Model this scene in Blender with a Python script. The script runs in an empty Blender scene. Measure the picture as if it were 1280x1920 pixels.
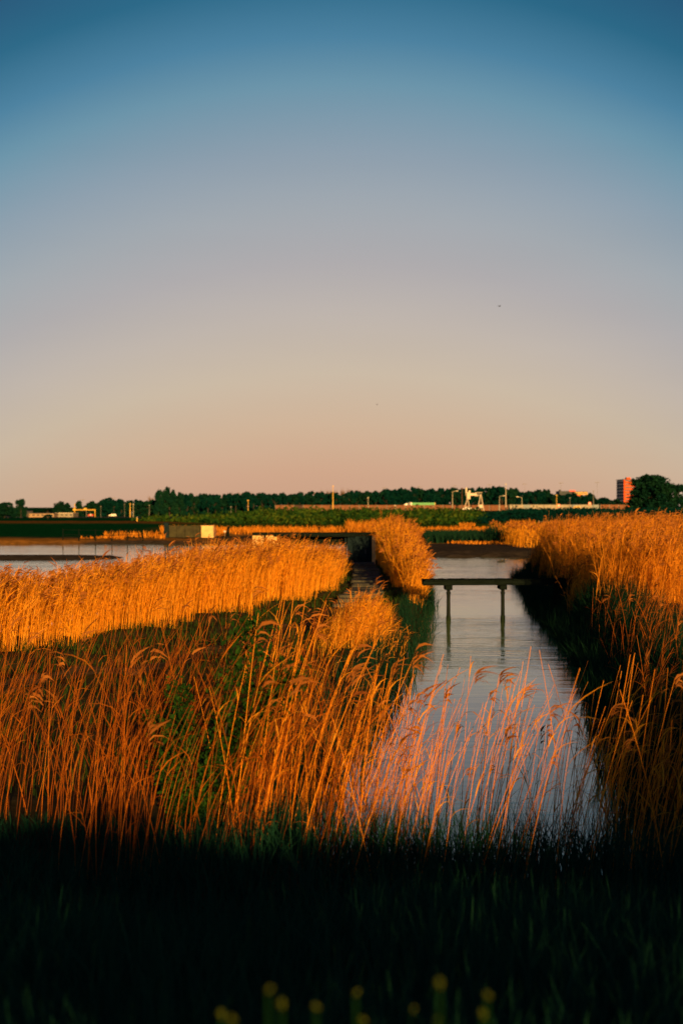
import bpy, math, random
import numpy as np
from mathutils import Vector, Matrix, Euler

SC = bpy.context.scene
COL = SC.collection
R = math.radians
rng = np.random.default_rng(11)
random.seed(5)

# ------------------------------------------------------------------ camera
EYE = 4.0            # eye height over the water, standing on a dike
cd = bpy.data.cameras.new('camera')
cam = bpy.data.objects.new('camera', cd)
COL.objects.link(cam)
cam.location = (0, 0, EYE)
cam.rotation_euler = (R(90 - 0.215), 0, 0)
cd.sensor_fit = 'HORIZONTAL'
cd.sensor_width = 24
cd.lens = 50
cd.clip_start = 0.05
cd.clip_end = 20000
cd.dof.use_dof = True
cd.dof.focus_distance = 24
cd.dof.aperture_fstop = 1.6
SC.camera = cam

# ------------------------------------------------------------------ sky and sun
SUN_EL, SUN_ROT = 8.7, 169.0     # low sun behind the camera, a little to the right
w = bpy.data.worlds.new('World')
SC.world = w
w.use_nodes = True
nt = w.node_tree
N, L = nt.nodes, nt.links
bg = N['Background']
sky = N.new('ShaderNodeTexSky')
sky.sky_type = 'NISHITA'
sky.sun_disc = False
sky.sun_elevation = R(SUN_EL)
sky.sun_rotation = R(SUN_ROT)
sky.dust_density = 2
sky.ozone_density = 2
geo = N.new('ShaderNodeNewGeometry')
sep = N.new('ShaderNodeSeparateXYZ')
L.new(geo.outputs['Incoming'], sep.inputs[0])


def M(op, a, b=None, nodes=N, links=L):
    n = nodes.new('ShaderNodeMath')
    n.operation = op
    for i, v in enumerate((a, b)):
        if v is None:
            continue
        if isinstance(v, (int, float)):
            n.inputs[i].default_value = v
        else:
            links.new(v, n.inputs[i])
    return n.outputs[0]


# 'Incoming' points from the sky to the eye: negate.  elevation in radians
elev = M('ARCSINE', M('MULTIPLY', sep.outputs['Z'], -1.0))
flat = M('SQRT', M('MAXIMUM', M('SUBTRACT', 1.0, M('MULTIPLY', sep.outputs['Z'], sep.outputs['Z'])), 1e-4))
horiz = M('DIVIDE', M('MULTIPLY', sep.outputs['Y'], -1.0), flat)      # cosine of the bearing from the view axis
side_dim = M('MINIMUM', M('MULTIPLY', M('SUBTRACT', 1.0, horiz), 2.0), 0.10)      # sky darkened off the view axis in place of lens vignette
e2 = M('ADD', elev, side_dim)
fac = M('DIVIDE', e2, 0.80)
ramp = N.new('ShaderNodeValToRGB')
L.new(fac, ramp.inputs[0])
# radiance of the sky by elevation, opposite a low sun (angle in rad, linear rgb)
GR = [(0.000, (.660, .385, .265)), (0.026, (.686, .413, .287)), (0.056, (.668, .455, .325)), (0.094, (.620, .485, .380)), (0.131, (.546, .455, .412)),
      (0.169, (.448, .404, .418)), (0.206, (.370, .388, .428)), (0.244, (.272, .340, .420)), (0.289, (.140, .290, .400)), (0.319, (.055, .205, .345)),
      (0.356, (.003, .115, .220)), (0.405, (.000, .055, .145)), (0.55, (.000, .036, .110)), (0.80, (.000, .022, .080))]
cr = ramp.color_ramp
while len(cr.elements) < len(GR):
    cr.elements.new(0.5)
for el, (a, c) in zip(cr.elements, GR):
    el.position = min(1.0, a / 0.80)
    el.color = (*c, 1)
mix = N.new('ShaderNodeMix')
mix.data_type = 'RGBA'
mix.inputs['Factor'].default_value = 0.10
scale10 = N.new('ShaderNodeMix')
scale10.data_type = 'RGBA'
scale10.blend_type = 'MULTIPLY'
scale10.inputs['Factor'].default_value = 1.0
L.new(ramp.outputs[0], scale10.inputs['A'])
scale10.inputs['B'].default_value = (5.72, 5.68, 5.45, 1)
L.new(scale10.outputs['Result'], mix.inputs['A'])
L.new(sky.outputs[0], mix.inputs['B'])
hzm = N.new('ShaderNodeMapping')                # faint uneven haze bands in the air
hzm.inputs['Scale'].default_value = (1.5, 1.5, 11)
L.new(geo.outputs['Incoming'], hzm.inputs[0])
hzn = N.new('ShaderNodeTexNoise')
hzn.inputs['Scale'].default_value = 2.2
hzn.inputs['Detail'].default_value = 5
L.new(hzm.outputs[0], hzn.inputs[0])
hzr = N.new('ShaderNodeMapRange')
hzr.inputs['From Min'].default_value = .3
hzr.inputs['From Max'].default_value = .7
hzr.inputs['To Min'].default_value = .985
hzr.inputs['To Max'].default_value = 1.012
L.new(hzn.outputs[0], hzr.inputs[0])
hzx = N.new('ShaderNodeMix')
hzx.data_type = 'RGBA'
hzx.blend_type = 'MULTIPLY'
hzx.inputs['Factor'].default_value = 1
L.new(mix.outputs['Result'], hzx.inputs['A'])
L.new(hzr.outputs[0], hzx.inputs['B'])
L.new(hzx.outputs['Result'], bg.inputs[0])
bg.inputs[1].default_value = 0.10

sd = bpy.data.lights.new('sun', 'SUN')
sun = bpy.data.objects.new('sun', sd)
COL.objects.link(sun)
sd.energy = 5.0
sd.angle = R(0.6)
sd.color = (1.0, .56, .19)
sdir = Vector((math.sin(R(SUN_ROT)) * math.cos(R(SUN_EL)), math.cos(R(SUN_ROT)) * math.cos(R(SUN_EL)), math.sin(R(SUN_EL))))
sun.rotation_euler = sdir.to_track_quat('Z', 'Y').to_euler()
sun.location = (20, -60, 40)

vs = SC.view_settings
vs.view_transform = 'Standard'
vs.look = 'None'
vs.exposure = 0.78
vs.gamma = 1.0
vs.use_curve_mapping = False
try:
    SC.cycles.use_denoising = True
    SC.cycles.max_bounces = 6
    SC.cycles.transparent_max_bounces = 4
except Exception:
    pass

# ------------------------------------------------------------------ helpers
FPX = 1280 * 50 / 24


def X(u, d):
    return (u - 640) / FPX * d


def Z(v, d):
    return EYE - (v - 950) / FPX * d


def tag(o, label, cat, group=None, kind=None):
    o['label'] = label
    o['category'] = cat
    if group:
        o['group'] = group
    if kind:
        o['kind'] = kind
    return o


def thing(name, loc, label, cat, group=None, rz=0.0):
    o = bpy.data.objects.new(name, None)
    o.empty_display_size = 0.2
    COL.objects.link(o)
    o.location = loc
    o.rotation_euler = (0, 0, rz)
    return tag(o, label, cat, group)


def dup(o, loc=None, rz=None, sc=None, label=None, group=None):
    c = o.copy()
    COL.objects.link(c)
    if loc is not None:
        c.location = loc
    if rz is not None:
        c.rotation_euler = (0, 0, rz)
    if sc is not None:
        c.scale = sc
    if label:
        c['label'] = label
    if group:
        c['group'] = group
    for ch in list(o.children):
        k = ch.copy()
        COL.objects.link(k)
        k.parent = c
        for g in list(ch.children):
            m = g.copy()
            COL.objects.link(m)
            m.parent = k
    return c


class MB:
    """collects simple shapes and links them as one mesh object"""

    def __init__(self):
        self.v, self.f = [], []

    def add(self, vs, fs):
        b = len(self.v)
        self.v += [tuple(p) for p in vs]
        self.f += [tuple(i + b for i in q) for q in fs]
        return self

    def box(self, c, s, rot=None, taper=1.0, bev=0.0):
        hx, hy, hz = s[0] / 2, s[1] / 2, s[2] / 2
        if bev > 0:
            b = min(bev, hx * .8, hy * .8)
            ring = [(-hx + b, -hy), (hx - b, -hy), (hx, -hy + b), (hx, hy - b), (hx - b, hy), (-hx + b, hy), (-hx, hy - b), (-hx, -hy + b)]
        else:
            ring = [(-hx, -hy), (hx, -hy), (hx, hy), (-hx, hy)]
        n = len(ring)
        p = [Vector((x, y, -hz)) for x, y in ring] + [Vector((x * taper, y * taper, hz)) for x, y in ring]
        if rot is not None:
            m = Euler(rot).to_matrix()
            p = [m @ q for q in p]
        p = [q + Vector(c) for q in p]
        f = [tuple(range(n - 1, -1, -1)), tuple(range(n, 2 * n))] + [(i, (i + 1) % n, n + (i + 1) % n, n + i) for i in range(n)]
        return self.add(p, f)

    def bar(self, a, b, r0, r1=None, n=6):
        r1 = r0 if r1 is None else r1
        a, b = Vector(a), Vector(b)
        d = (b - a).normalized()
        s = d.orthogonal().normalized()
        t = d.cross(s)
        p = []
        for c, r in ((a, r0), (b, r1)):
            for i in range(n):
                g = 2 * math.pi * i / n
                p.append(c + s * (r * math.cos(g)) + t * (r * math.sin(g)))
        f = [tuple(range(n - 1, -1, -1)), tuple(range(n, 2 * n))] + [(i, (i + 1) % n, n + (i + 1) % n, n + i) for i in range(n)]
        return self.add(p, f)

    def ball(self, c, r, n=8, m=5, jit=0.0):
        c = Vector(c)
        r = (r, r, r) if isinstance(r, (int, float)) else r
        p = [c + Vector((0, 0, r[2]))]
        for j in range(1, m):
            a = math.pi * j / m
            for i in range(n):
                g = 2 * math.pi * i / n
                k = 1 + random.uniform(-jit, jit)
                p.append(c + Vector((r[0] * math.sin(a) * math.cos(g) * k, r[1] * math.sin(a) * math.sin(g) * k, r[2] * math.cos(a) * k)))
        p.append(c - Vector((0, 0, r[2])))
        f = [(0, 1 + i, 1 + (i + 1) % n) for i in range(n)]
        for j in range(m - 2):
            for i in range(n):
                q = 1 + j * n
                f.append((q + i, q + n + i, q + n + (i + 1) % n, q + (i + 1) % n))
        e = len(p) - 1
        q = 1 + (m - 2) * n
        f += [(e, q + (i + 1) % n, q + i) for i in range(n)]
        return self.add(p, f)

    def mesh(self, name, mat):
        me = bpy.data.meshes.new(name)
        me.from_pydata(self.v, [], self.f)
        if mat:
            me.materials.append(mat)
        me.update()
        return me

    def build(self, name, mat, parent=None, loc=(0, 0, 0)):
        o = bpy.data.objects.new(name, self.mesh(name, mat))
        COL.objects.link(o)
        o.location = loc
        if parent:
            o.parent = parent
        return o


def np_mesh(name, V, F, mats, mi=None, tint=None, col=None, smooth=False):
    V = np.ascontiguousarray(V, dtype=np.float32)
    F = np.ascontiguousarray(F, dtype=np.int32)
    me = bpy.data.meshes.new(name)
    me.vertices.add(len(V))
    me.vertices.foreach_set('co', V.ravel())
    me.loops.add(F.size)
    me.loops.foreach_set('vertex_index', F.ravel())
    me.polygons.add(len(F))
    me.polygons.foreach_set('loop_start', np.arange(len(F), dtype=np.int32) * F.shape[1])
    for m in mats:
        me.materials.append(m)
    if mi is not None:
        me.polygons.foreach_set('material_index', np.ascontiguousarray(mi, dtype=np.int32))
    if smooth:
        me.polygons.foreach_set('use_smooth', np.ones(len(F), dtype=bool))
    if tint is not None:
        a = me.attributes.new('tint', 'FLOAT', 'POINT')
        a.data.foreach_set('value', np.ascontiguousarray(tint, dtype=np.float32))
    if col is not None:
        a = me.attributes.new('soil', 'FLOAT_COLOR', 'POINT')
        a.data.foreach_set('color', np.ascontiguousarray(col, dtype=np.float32).ravel())
    me.update(calc_edges=True)
    me.validate()
    return me


def link(name, me, parent=None, loc=(0, 0, 0)):
    o = bpy.data.objects.new(name, me)
    COL.objects.link(o)
    o.location = loc
    if parent:
        o.parent = parent
    return o


class RB:
    """collects ribbons (stalks, leaf blades, plumes) as one big quad mesh"""

    def __init__(self):
        self.V, self.F, self.T, self.I, self.n = [], [], [], [], 0

    def ribbon(self, P, S, W, tint, mi=0):
        """P (n,k,3) centre lines, S (n,3) or (n,k,3) side vectors, W (n,k) widths"""
        n, k, _ = P.shape
        if S.ndim == 2:
            S = S[:, None, :]
        off = S * (W[..., None] * .5)
        V = np.stack([P - off, P + off], axis=2).reshape(-1, 3)
        base = self.n + (np.arange(n)[:, None] * k + np.arange(k - 1)[None, :]) * 2
        F = np.stack([base, base + 1, base + 3, base + 2], axis=-1).reshape(-1, 4)
        self.V.append(V)
        self.F.append(F)
        self.T.append(np.repeat(tint, k * 2))
        self.I.append(np.full(len(F), mi))
        self.n += len(V)

    def cards(self, P, size, tint, mi=0, up=0.0, aspect=1.0):
        """small leaf-sized rhombic faces at P, random directions"""
        n = len(P)
        a = rng.normal(size=(n, 3))
        a[:, 2] += up
        a /= np.linalg.norm(a, axis=1)[:, None] + 1e-9
        b = rng.normal(size=(n, 3))
        b = np.cross(a, b)
        b /= np.linalg.norm(b, axis=1)[:, None] + 1e-9
        size = np.broadcast_to(size, (n,))[:, None]
        a = a * size * .5
        b = b * size * .5 * aspect
        V = np.stack([P - a, P - b, P + a, P + b], axis=1).reshape(-1, 3)
        F = self.n + np.arange(n * 4).reshape(n, 4)
        self.V.append(V)
        self.F.append(F)
        self.T.append(np.repeat(tint, 4))
        self.I.append(np.full(n, mi))
        self.n += n * 4

    def mesh(self, name, mats):
        return np_mesh(name, np.concatenate(self.V), np.concatenate(self.F), mats, np.concatenate(self.I), np.concatenate(self.T))


def sstep(a, b, x):
    t = np.clip((x - a) / (b - a), 0, 1)
    return t * t * (3 - 2 * t)


# ------------------------------------------------------------------ materials
def base_mat(name):
    m = bpy.data.materials.new(name)
    m.use_nodes = True
    return m, m.node_tree.nodes, m.node_tree.links, m.node_tree.nodes['Principled BSDF']


def pm(name, col, rough=.8, var=.35, scale=2.0, bump=0.0, spec=.3, metal=0.0, stretch=(1, 1, 1), second=None):
    """procedural material: two-scale noise moves the colour, optional bump"""
    m, n, l, p = base_mat(name)
    tc = n.new('ShaderNodeTexCoord')
    mp = n.new('ShaderNodeMapping')
    mp.inputs['Scale'].default_value = stretch
    l.new(tc.outputs['Object'], mp.inputs[0])
    nz = n.new('ShaderNodeTexNoise')
    nz.inputs['Scale'].default_value = scale
    nz.inputs['Detail'].default_value = 6
    nz.inputs['Roughness'].default_value = .65
    l.new(mp.outputs[0], nz.inputs[0])
    r = n.new('ShaderNodeValToRGB')
    lo = tuple(c * (1 - var) for c in col)
    hi = tuple(min(1, c * (1 + var)) for c in (second or col))
    r.color_ramp.elements[0].position = .3
    r.color_ramp.elements[0].color = (*lo, 1)
    r.color_ramp.elements[1].position = .7
    r.color_ramp.elements[1].color = (*hi, 1)
    l.new(nz.outputs[0], r.inputs[0])
    l.new(r.outputs[0], p.inputs['Base Color'])
    p.inputs['Roughness'].default_value = rough
    p.inputs['Specular IOR Level'].default_value = spec
    p.inputs['Metallic'].default_value = metal
    if bump:
        b = n.new('ShaderNodeBump')
        b.inputs['Strength'].default_value = bump
        b.inputs['Distance'].default_value = .03
        l.new(nz.outputs[0], b.inputs['Height'])
        l.new(b.outputs[0], p.inputs['Normal'])
    return m


def leafy(name, lo, hi, trans=.3, mid=None):
    """thin plant tissue: colour by stalk ('tint'), part of the light comes through"""
    m = bpy.data.materials.new(name)
    m.use_nodes = True
    n, l = m.node_tree.nodes, m.node_tree.links
    n.remove(n['Principled BSDF'])
    out = n['Material Output']
    at = n.new('ShaderNodeAttribute')
    at.attribute_name = 'tint'
    r = n.new('ShaderNodeValToRGB')
    r.color_ramp.elements[0].color = (*lo, 1)
    r.color_ramp.elements[1].color = (*hi, 1)
    if mid:
        e = r.color_ramp.elements.new(.5)
        e.color = (*mid, 1)
    l.new(at.outputs['Fac'], r.inputs[0])
    d = n.new('ShaderNodeBsdfDiffuse')
    t = n.new('ShaderNodeBsdfTranslucent')
    mx = n.new('ShaderNodeMixShader')
    mx.inputs[0].default_value = trans
    l.new(r.outputs[0], d.inputs[0])
    l.new(r.outputs[0], t.inputs[0])
    l.new(d.outputs[0], mx.inputs[1])
    l.new(t.outputs[0], mx.inputs[2])
    l.new(mx.outputs[0], out.inputs[0])
    return m


STRAW = leafy('dry reed straw', (.36, .130, .018), (.93, .45, .045), .38, mid=(.85, .335, .012))
SHADE_STRAW = leafy('shade darkened reed straw', (.07, .030, .012), (.56, .180, .014), .32, mid=(.33, .085, .006))  # near reeds coloured darker and redder to carry shade and vignette
RUSTY = leafy('rust tinged reed straw', (.34, .10, .008), (.86, .36, .030), .36, mid=(.66, .235, .014))
PLUME = leafy('reed plume', (.16, .05, .012), (.42, .16, .03), .3)
GREEN = leafy('fresh green blades', (.010, .030, .008), (.045, .085, .014), .3)
DGREEN = leafy('deep green blades', (.005, .034, .022), (.018, .074, .038), .25)
LEAF = leafy('bush leaves', (.006, .028, .006), (.03, .085, .012), .3)
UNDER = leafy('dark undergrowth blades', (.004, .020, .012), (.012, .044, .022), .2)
TREE = leafy('tree leaves', (.001, .017, .017), (.004, .036, .022), .15)
TREE2 = leafy('tall tree leaves', (.002, .020, .016), (.010, .044, .018), .15)
SCRUB = leafy('scrub leaves', (.006, .030, .008), (.07, .10, .010), .2, mid=(.020, .055, .008))
TWIG = leafy('bare twigs', (.10, .06, .025), (.24, .15, .06), .1)
DRYG = leafy('dry grass', (.26, .08, .008), (.74, .30, .03), .2, mid=(.48, .17, .012))
PETAL = leafy('yellow petals', (.07, .10, .006), (.14, .17, .010), .3)  # flower yellow dimmed in the colour itself, imitating vignette
BARK = pm('bark', (.04, .03, .02), .95, .4, 6, .5)
CONC = pm('pale weathered concrete', (.62, .41, .15), .85, .3, 1.6, .35)
CONCD = pm('mossy dark concrete', (.034, .032, .012), .9, .5, 1.8, .5)
STEEL = pm('steel darkened for shade', (.010, .020, .024), .9, .4, 2.5, .15, .0)  # grey door steel, with the reed clump's shade put into its colour
TIMBER = pm('dark timber with shade', (.006, .010, .008), .95, .5, 3.0, .6, spec=.0, stretch=(.6, 6, 6))  # timber colour lowered to stand for the shade on the bridge deck
PILE = pm('tarred pile timber', (.011, .015, .014), .95, .5, 4.0, .6, spec=.0, stretch=(6, 6, .7))
DARKWEED = pm('wet green weed', (.008, .016, .008), .9, .5, 9, .6, spec=.1)
STONE = pm('grey causeway stone', (.06, .06, .045), .95, .45, 2.2, .6, spec=.05)
WHITE = pm('white painted steel', (.50, .42, .30), .5, .1, .8)
GALV = pm('galvanised steel', (.46, .40, .28), .5, .2, 1.0, 0, .5)
GREYP = pm('grey pole paint', (.16, .15, .12), .6, .2, 1.0)
FENCEW = pm('red brown fence boards', (.16, .068, .03), .85, .45, .9, .3, stretch=(6, 6, .6))
FENCED = pm('dark fence boards', (.05, .026, .018), .85, .4, .9, .3, stretch=(6, 6, .6))
PALEP = pm('pale barrier panel', (.22, .19, .13), .5, .25, .5)
BLUEP = pm('blue grey barrier panel', (.07, .11, .12), .4, .3, .5)
TRAILER = pm('green trailer curtain', (.06, .30, .09), .5, .15, .4, .1)
CABW = pm('white cab paint', (.80, .74, .62), .35, .06, .5, 0, .5)
GLASS = pm('dark window glass', (.012, .018, .022), .12, .2, .4, 0, .6)
RUBBER = pm('tyre rubber', (.012, .012, .012), .9, .2, 3)
BRICK = pm('orange red brick', (.60, .10, .02), .9, .2, .6, .1, spec=.05)
BRICKD = pm('grey cladding and shaded brick', (.045, .055, .06), .8, .25, .3)
SLATE = pm('dark roof felt', (.03, .035, .04), .8, .3, .5)
YELLOWP = pm('yellow paint', (.62, .36, .05), .5, .2, 1.0)
BLUE = pm('blue lorry paint', (.02, .075, .22), .4, .15, .5)
RED = pm('red paint', (.55, .04, .025), .45, .15, .5)
DARKP = pm('dark blue car paint', (.012, .02, .045), .35, .2, .5, 0, .5)
BUILDW = pm('cream shed cladding', (.30, .20, .11), .7, .25, .25, stretch=(1, 1, .2))
FEATH = pm('dark feathers', (.02, .02, .018), .8, .3, 30)
CLOTH = pm('grey road asphalt', (.05, .05, .048), .9, .3, .5)

# ------------------------------------------------------------------ lie of the land
YL = [12, 15, 17, 19.4, 23.7, 28.8, 39.5, 47, 53, 65, 76, 90]
XL = [.6, .2, -.05, -.10, .44, 1.08, 2.22, 2.9, 3.35, 4.1, 4.6, 4.7]
YR = [12, 17, 23.7, 34.4, 42.7, 51, 64.6, 75, 100]
XR = [3.1, 3.7, 4.6, 6.06, 6.7, 7.25, 8.6, 9.5, 11]
YF = [20, 26, 33, 40.6, 49, 57, 65, 95]
XF = [-20, -14, -7.9, -5.2, -2.4, .05, .35, .45]
YP = [20, 25, 28.7, 31.7, 37.5, 46, 56, 68, 86]
XP = [-16, -9, -5.6, -3.5, -1.75, -.05, .95, 1.25, 1.25]


def xl(y): return np.interp(y, YL, XL)
def xr(y): return np.interp(y, YR, XR)
def xf(y): return np.interp(y, YF, XF)
def xp(y): return np.interp(y, YP, XP)


LY = [150, 190, 235, 249, 260, 330, 600, 900, 9000]
LZ = [.30, .60, 1.0, 1.40, 1.38, -.8, -3.6, -4.0, -4.0]
RY = [150, 190, 250, 400, 560, 640, 700, 745, 800, 9000]
RZ = [.30, .60, .65, .95, 1.5, 1.9, 2.1, 2.1, 2.0, 2.0]


def height(x, y):
    x = np.asarray(x, float)
    y = np.asarray(y, float)
    wob = .07 * np.sin(x * 1.7 + y * .6) + .05 * np.sin(x * .9 - y * 1.3 + 1) + .04 * np.sin(3.1 * x + 2.3 * y)
    # near: land strip between the lagoon and the channel, ending at a dam head
    left = -.6 + 1.1 * sstep(xf(y) - 7.6, xf(y) - 3.4, x)
    left = np.where(y < 30, -.6 + 1.1 * sstep(xf(y) - 9, xf(y) - 5, x), left)
    end = sstep(101, 93, y)
    left = -.6 + (left + .6) * end
    bl = sstep(xl(y) + .35, xl(y) - .9, x + wob * 1.5)
    left = -.6 + (left + .6 + wob) * bl
    rend = sstep(92, 76, y)
    rt = -.6 + (1.35 + wob + .25 * sstep(0, 6, x - xr(y)) + .42 * sstep(34, 44, y)) * sstep(xr(y) - .35, xr(y) + 1.5, x + wob * 2) * rend
    mid = np.where(x < (xl(y) + xr(y)) / 2, left, rt)
    # basin and shoals
    mudr = -.6 + 1.0 * sstep(103, 118, y + 2 * wob * 10) * sstep(-6, 8, x - (y - 107) * .05)
    mudl = -.6 + .86 * np.exp(-((y - 111 - .04 * x) / 8.0) ** 2) * sstep(-11, -21, x + wob * 12)
    far0 = -.6 + .95 * sstep(146, 156, y + wob * 14)
    basin = np.maximum(np.maximum(mudr, mudl), far0)
    z = np.where(y < 97, np.maximum(mid, np.where(y > 88, basin, -.6)), np.maximum(basin, mid))
    # far country
    u = 640 + FPX * x / np.maximum(y, 1)
    t = sstep(230, 540, u)
    fz = np.interp(y, LY, LZ) * (1 - t) + np.interp(y, RY, RZ) * t
    fz = fz + 2.1 * sstep(880, 960, u) * sstep(255, 300, y) * sstep(385, 330, y)          # the dark bank on the right
    z = np.where(y > 152, np.maximum(fz, np.where(y < 160, basin, -9)) + wob * .6 * (y < 300), z)
    # the dike the photograph is taken from
    dk = np.interp(y, [-60, -22, -7, 2.2, 12.5, 14.7, 16.2, 30], [-1.0, .2, 2.36, 2.36, .26, .08, -.6, -1.5])
    dk = dk + 2.0 * sstep(3.9, 7.2, x) * sstep(-24, -8, y) * sstep(8, .5, y)  # unseen rise of the crest, added to shade the near right reeds
    z = np.maximum(z, dk + .6 * wob)
    return z


def hz(x, y):
    return float(height(np.array([x]), np.array([y]))[0])


def axis(segs):
    out = []
    for a, b, s in segs:
        out.append(np.arange(a, b, s))
    return np.concatenate(out)


gx = axis([(-6000, -400, 400), (-400, -60, 12), (-60, -15, 1.5), (-15, 17, .28), (17, 62, 1.5), (62, 402, 12), (402, 6403, 400)])
gy = axis([(-80, 10, 1.2), (10, 100, .42), (100, 160, 1.0), (160, 340, 3), (340, 1000, 16), (1000, 9001, 400)])
GX, GY = np.meshgrid(gx, gy)
GZ = height(GX, GY)
ny, nx = GX.shape
V = np.stack([GX, GY, GZ], -1).reshape(-1, 3)
idx = np.arange(nx * ny).reshape(ny, nx)
F = np.stack([idx[:-1, :-1], idx[:-1, 1:], idx[1:, 1:], idx[1:, :-1]], -1).reshape(-1, 4)


def soil(x, y, z):
    """what the ground is made of at a place: mud, soil, dry turf, pasture"""
    u = 640 + FPX * x / np.maximum(y, 1)
    c = np.zeros(x.shape + (4,))
    c[..., 3] = 1
    mud, turf = np.array([.050, .040, .028]), np.array([.024, .042, .010])
    marsh, dry = np.array([.045, .036, .016]), np.array([.62, .27, .045])
    past, dark = np.array([.035, .075, .010]), np.array([.006, .030, .016])
    sand = np.array([.50, .36, .20])

    def put(mask, col):
        m = np.clip(mask, 0, 1)[..., None]
        c[..., :3] = c[..., :3] * (1 - m) + col * m
    put(np.ones_like(x), marsh)
    put(sstep(13, 11, y), turf)
    put(sstep(96, 102, y), mud)
    n = np.sin(x * .31 + 1.3 * np.sin(y * .11)) + np.sin(x * .13 - y * .2)
    put(sstep(136, 140, y + n) * sstep(152, 147, y + n) * (u > 780), dry * .6)
    put(sstep(170, 180, y + 2 * n), dry * .8)
    put(sstep(193, 199, y + n) * sstep(216, 208, y + n) * sstep(770, 800, u) * sstep(890, 870, u), sand)
    put(sstep(212, 226, y + 3 * n), past)
    put(sstep(520, 250, u) * sstep(158, 172, y), np.array([.003, .042, .012]))
    put(sstep(151, 154, y + n) * sstep(167, 160, y + n) * sstep(560, 300, u), dry * .45)
    put(sstep(238, 246, y) * sstep(262, 256, y) * sstep(440, 300, u), np.array([.13, .055, .012]))
    put(sstep(850, 930, u) * sstep(262, 280, y), dark)
    put(sstep(690, 705, y) * sstep(752, 746, y), np.array([.05, .05, .048]))
    return c


gm, n_, l_, p_ = base_mat('ground soil and turf')
at = n_.new('ShaderNodeAttribute')
at.attribute_name = 'soil'
tc = n_.new('ShaderNodeTexCoord')
nz = n_.new('ShaderNodeTexNoise')
nz.inputs['Scale'].default_value = 1.3
nz.inputs['Detail'].default_value = 9
nz.inputs['Roughness'].default_value = .7
l_.new(tc.outputs['Object'], nz.inputs[0])
rr = n_.new('ShaderNodeMapRange')
rr.inputs['From Min'].default_value = .3
rr.inputs['From Max'].default_value = .7
rr.inputs['To Min'].default_value = .45
rr.inputs['To Max'].default_value = 1.5
l_.new(nz.outputs[0], rr.inputs[0])
mm = n_.new('ShaderNodeMix')
mm.data_type = 'RGBA'
mm.blend_type = 'MULTIPLY'
mm.inputs['Factor'].default_value = 1
l_.new(at.outputs['Color'], mm.inputs['A'])
l_.new(rr.outputs[0], mm.inputs['B'])
l_.new(mm.outputs['Result'], p_.inputs['Base Color'])
p_.inputs['Roughness'].default_value = 1.0
p_.inputs['Specular IOR Level'].default_value = 0.0
bb = n_.new('ShaderNodeBump')
bb.inputs['Strength'].default_value = .8
bb.inputs['Distance'].default_value = .06
l_.new(nz.outputs[0], bb.inputs['Height'])
l_.new(bb.outputs[0], p_.inputs['Normal'])
ground = link('ground', np_mesh('ground', V, F, [gm], col=soil(GX, GY, GZ).reshape(-1, 4), smooth=True))
ground['kind'] = 'structure'

# water: one sheet; calm in the sheltered channel, wind-ruffled on the open basin
wm, n_, l_, p_ = base_mat('brackish water')
p_.inputs['Base Color'].default_value = (.14, .21, .05, 1)
p_.inputs['Roughness'].default_value = .03
p_.inputs['IOR'].default_value = 1.36
p_.inputs['Specular IOR Level'].default_value = .5
tc = n_.new('ShaderNodeTexCoord')


def wnoise(sx, sy, det, rough=.55):
    mp = n_.new('ShaderNodeMapping')
    mp.inputs['Scale'].default_value = (sx, sy, 1)
    l_.new(tc.outputs['Object'], mp.inputs[0])
    q = n_.new('ShaderNodeTexNoise')
    q.inputs['Scale'].default_value = 1
    q.inputs['Detail'].default_value = det
    q.inputs['Roughness'].default_value = rough
    q.inputs['Distortion'].default_value = .3
    l_.new(mp.outputs[0], q.inputs[0])
    return q.outputs[0]


def wm_math(op, a, b=None):
    return M(op, a, b, n_, l_)


sy_ = n_.new('ShaderNodeSeparateXYZ')
l_.new(tc.outputs['Object'], sy_.inputs[0])
class _O:
    pass


rip = n_.new('ShaderNodeValToRGB')      # how ruffled the water is, by distance along the channel
l_.new(wm_math('DIVIDE', sy_.outputs['Y'], 100.0), rip.inputs[0])
RIP = [(.0, .03), (.30, .05), (.36, .16), (.49, .20), (.53, .04), (.58, .05), (.66, .13), (1.0, .13)]
while len(rip.color_ramp.elements) < len(RIP):
    rip.color_ramp.elements.new(.5)
for el, (a_, c_) in zip(rip.color_ramp.elements, RIP):
    el.position = a_
    el.color = (c_, c_, c_, 1)
openness = _O()
openness.outputs = [rip.outputs[0]]
gust = n_.new('ShaderNodeMapRange')
gust.inputs['From Min'].default_value = .38
gust.inputs['From Max'].default_value = .62
gust.inputs['To Min'].default_value = .35
gust.inputs['To Max'].default_value = 1.0
l_.new(wnoise(.05, .16, 3), gust.inputs[0])
l_.new(wm_math('ADD', .025, wm_math('MULTIPLY', rip.outputs[0], .12)), p_.inputs['Roughness'])
hgt = wm_math('ADD', wnoise(1.1, 3.6, 4), wm_math('ADD', wm_math('MULTIPLY', wnoise(.35, 1.5, 2), 1.2), wm_math('MULTIPLY', wnoise(.16, .62, 2), 2.6)))
bw = n_.new('ShaderNodeBump')
bw.inputs['Distance'].default_value = .11
l_.new(wm_math('MULTIPLY', openness.outputs[0], gust.outputs[0]), bw.inputs['Strength'])
l_.new(hgt, bw.inputs['Height'])
l_.new(bw.outputs[0], p_.inputs['Normal'])
water = MB().add([(-350, 11.5, 0), (350, 11.5, 0), (350, 176, 0), (-350, 176, 0)], [(0, 1, 2, 3)]).build('water', wm)
water['kind'] = 'structure'

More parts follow.
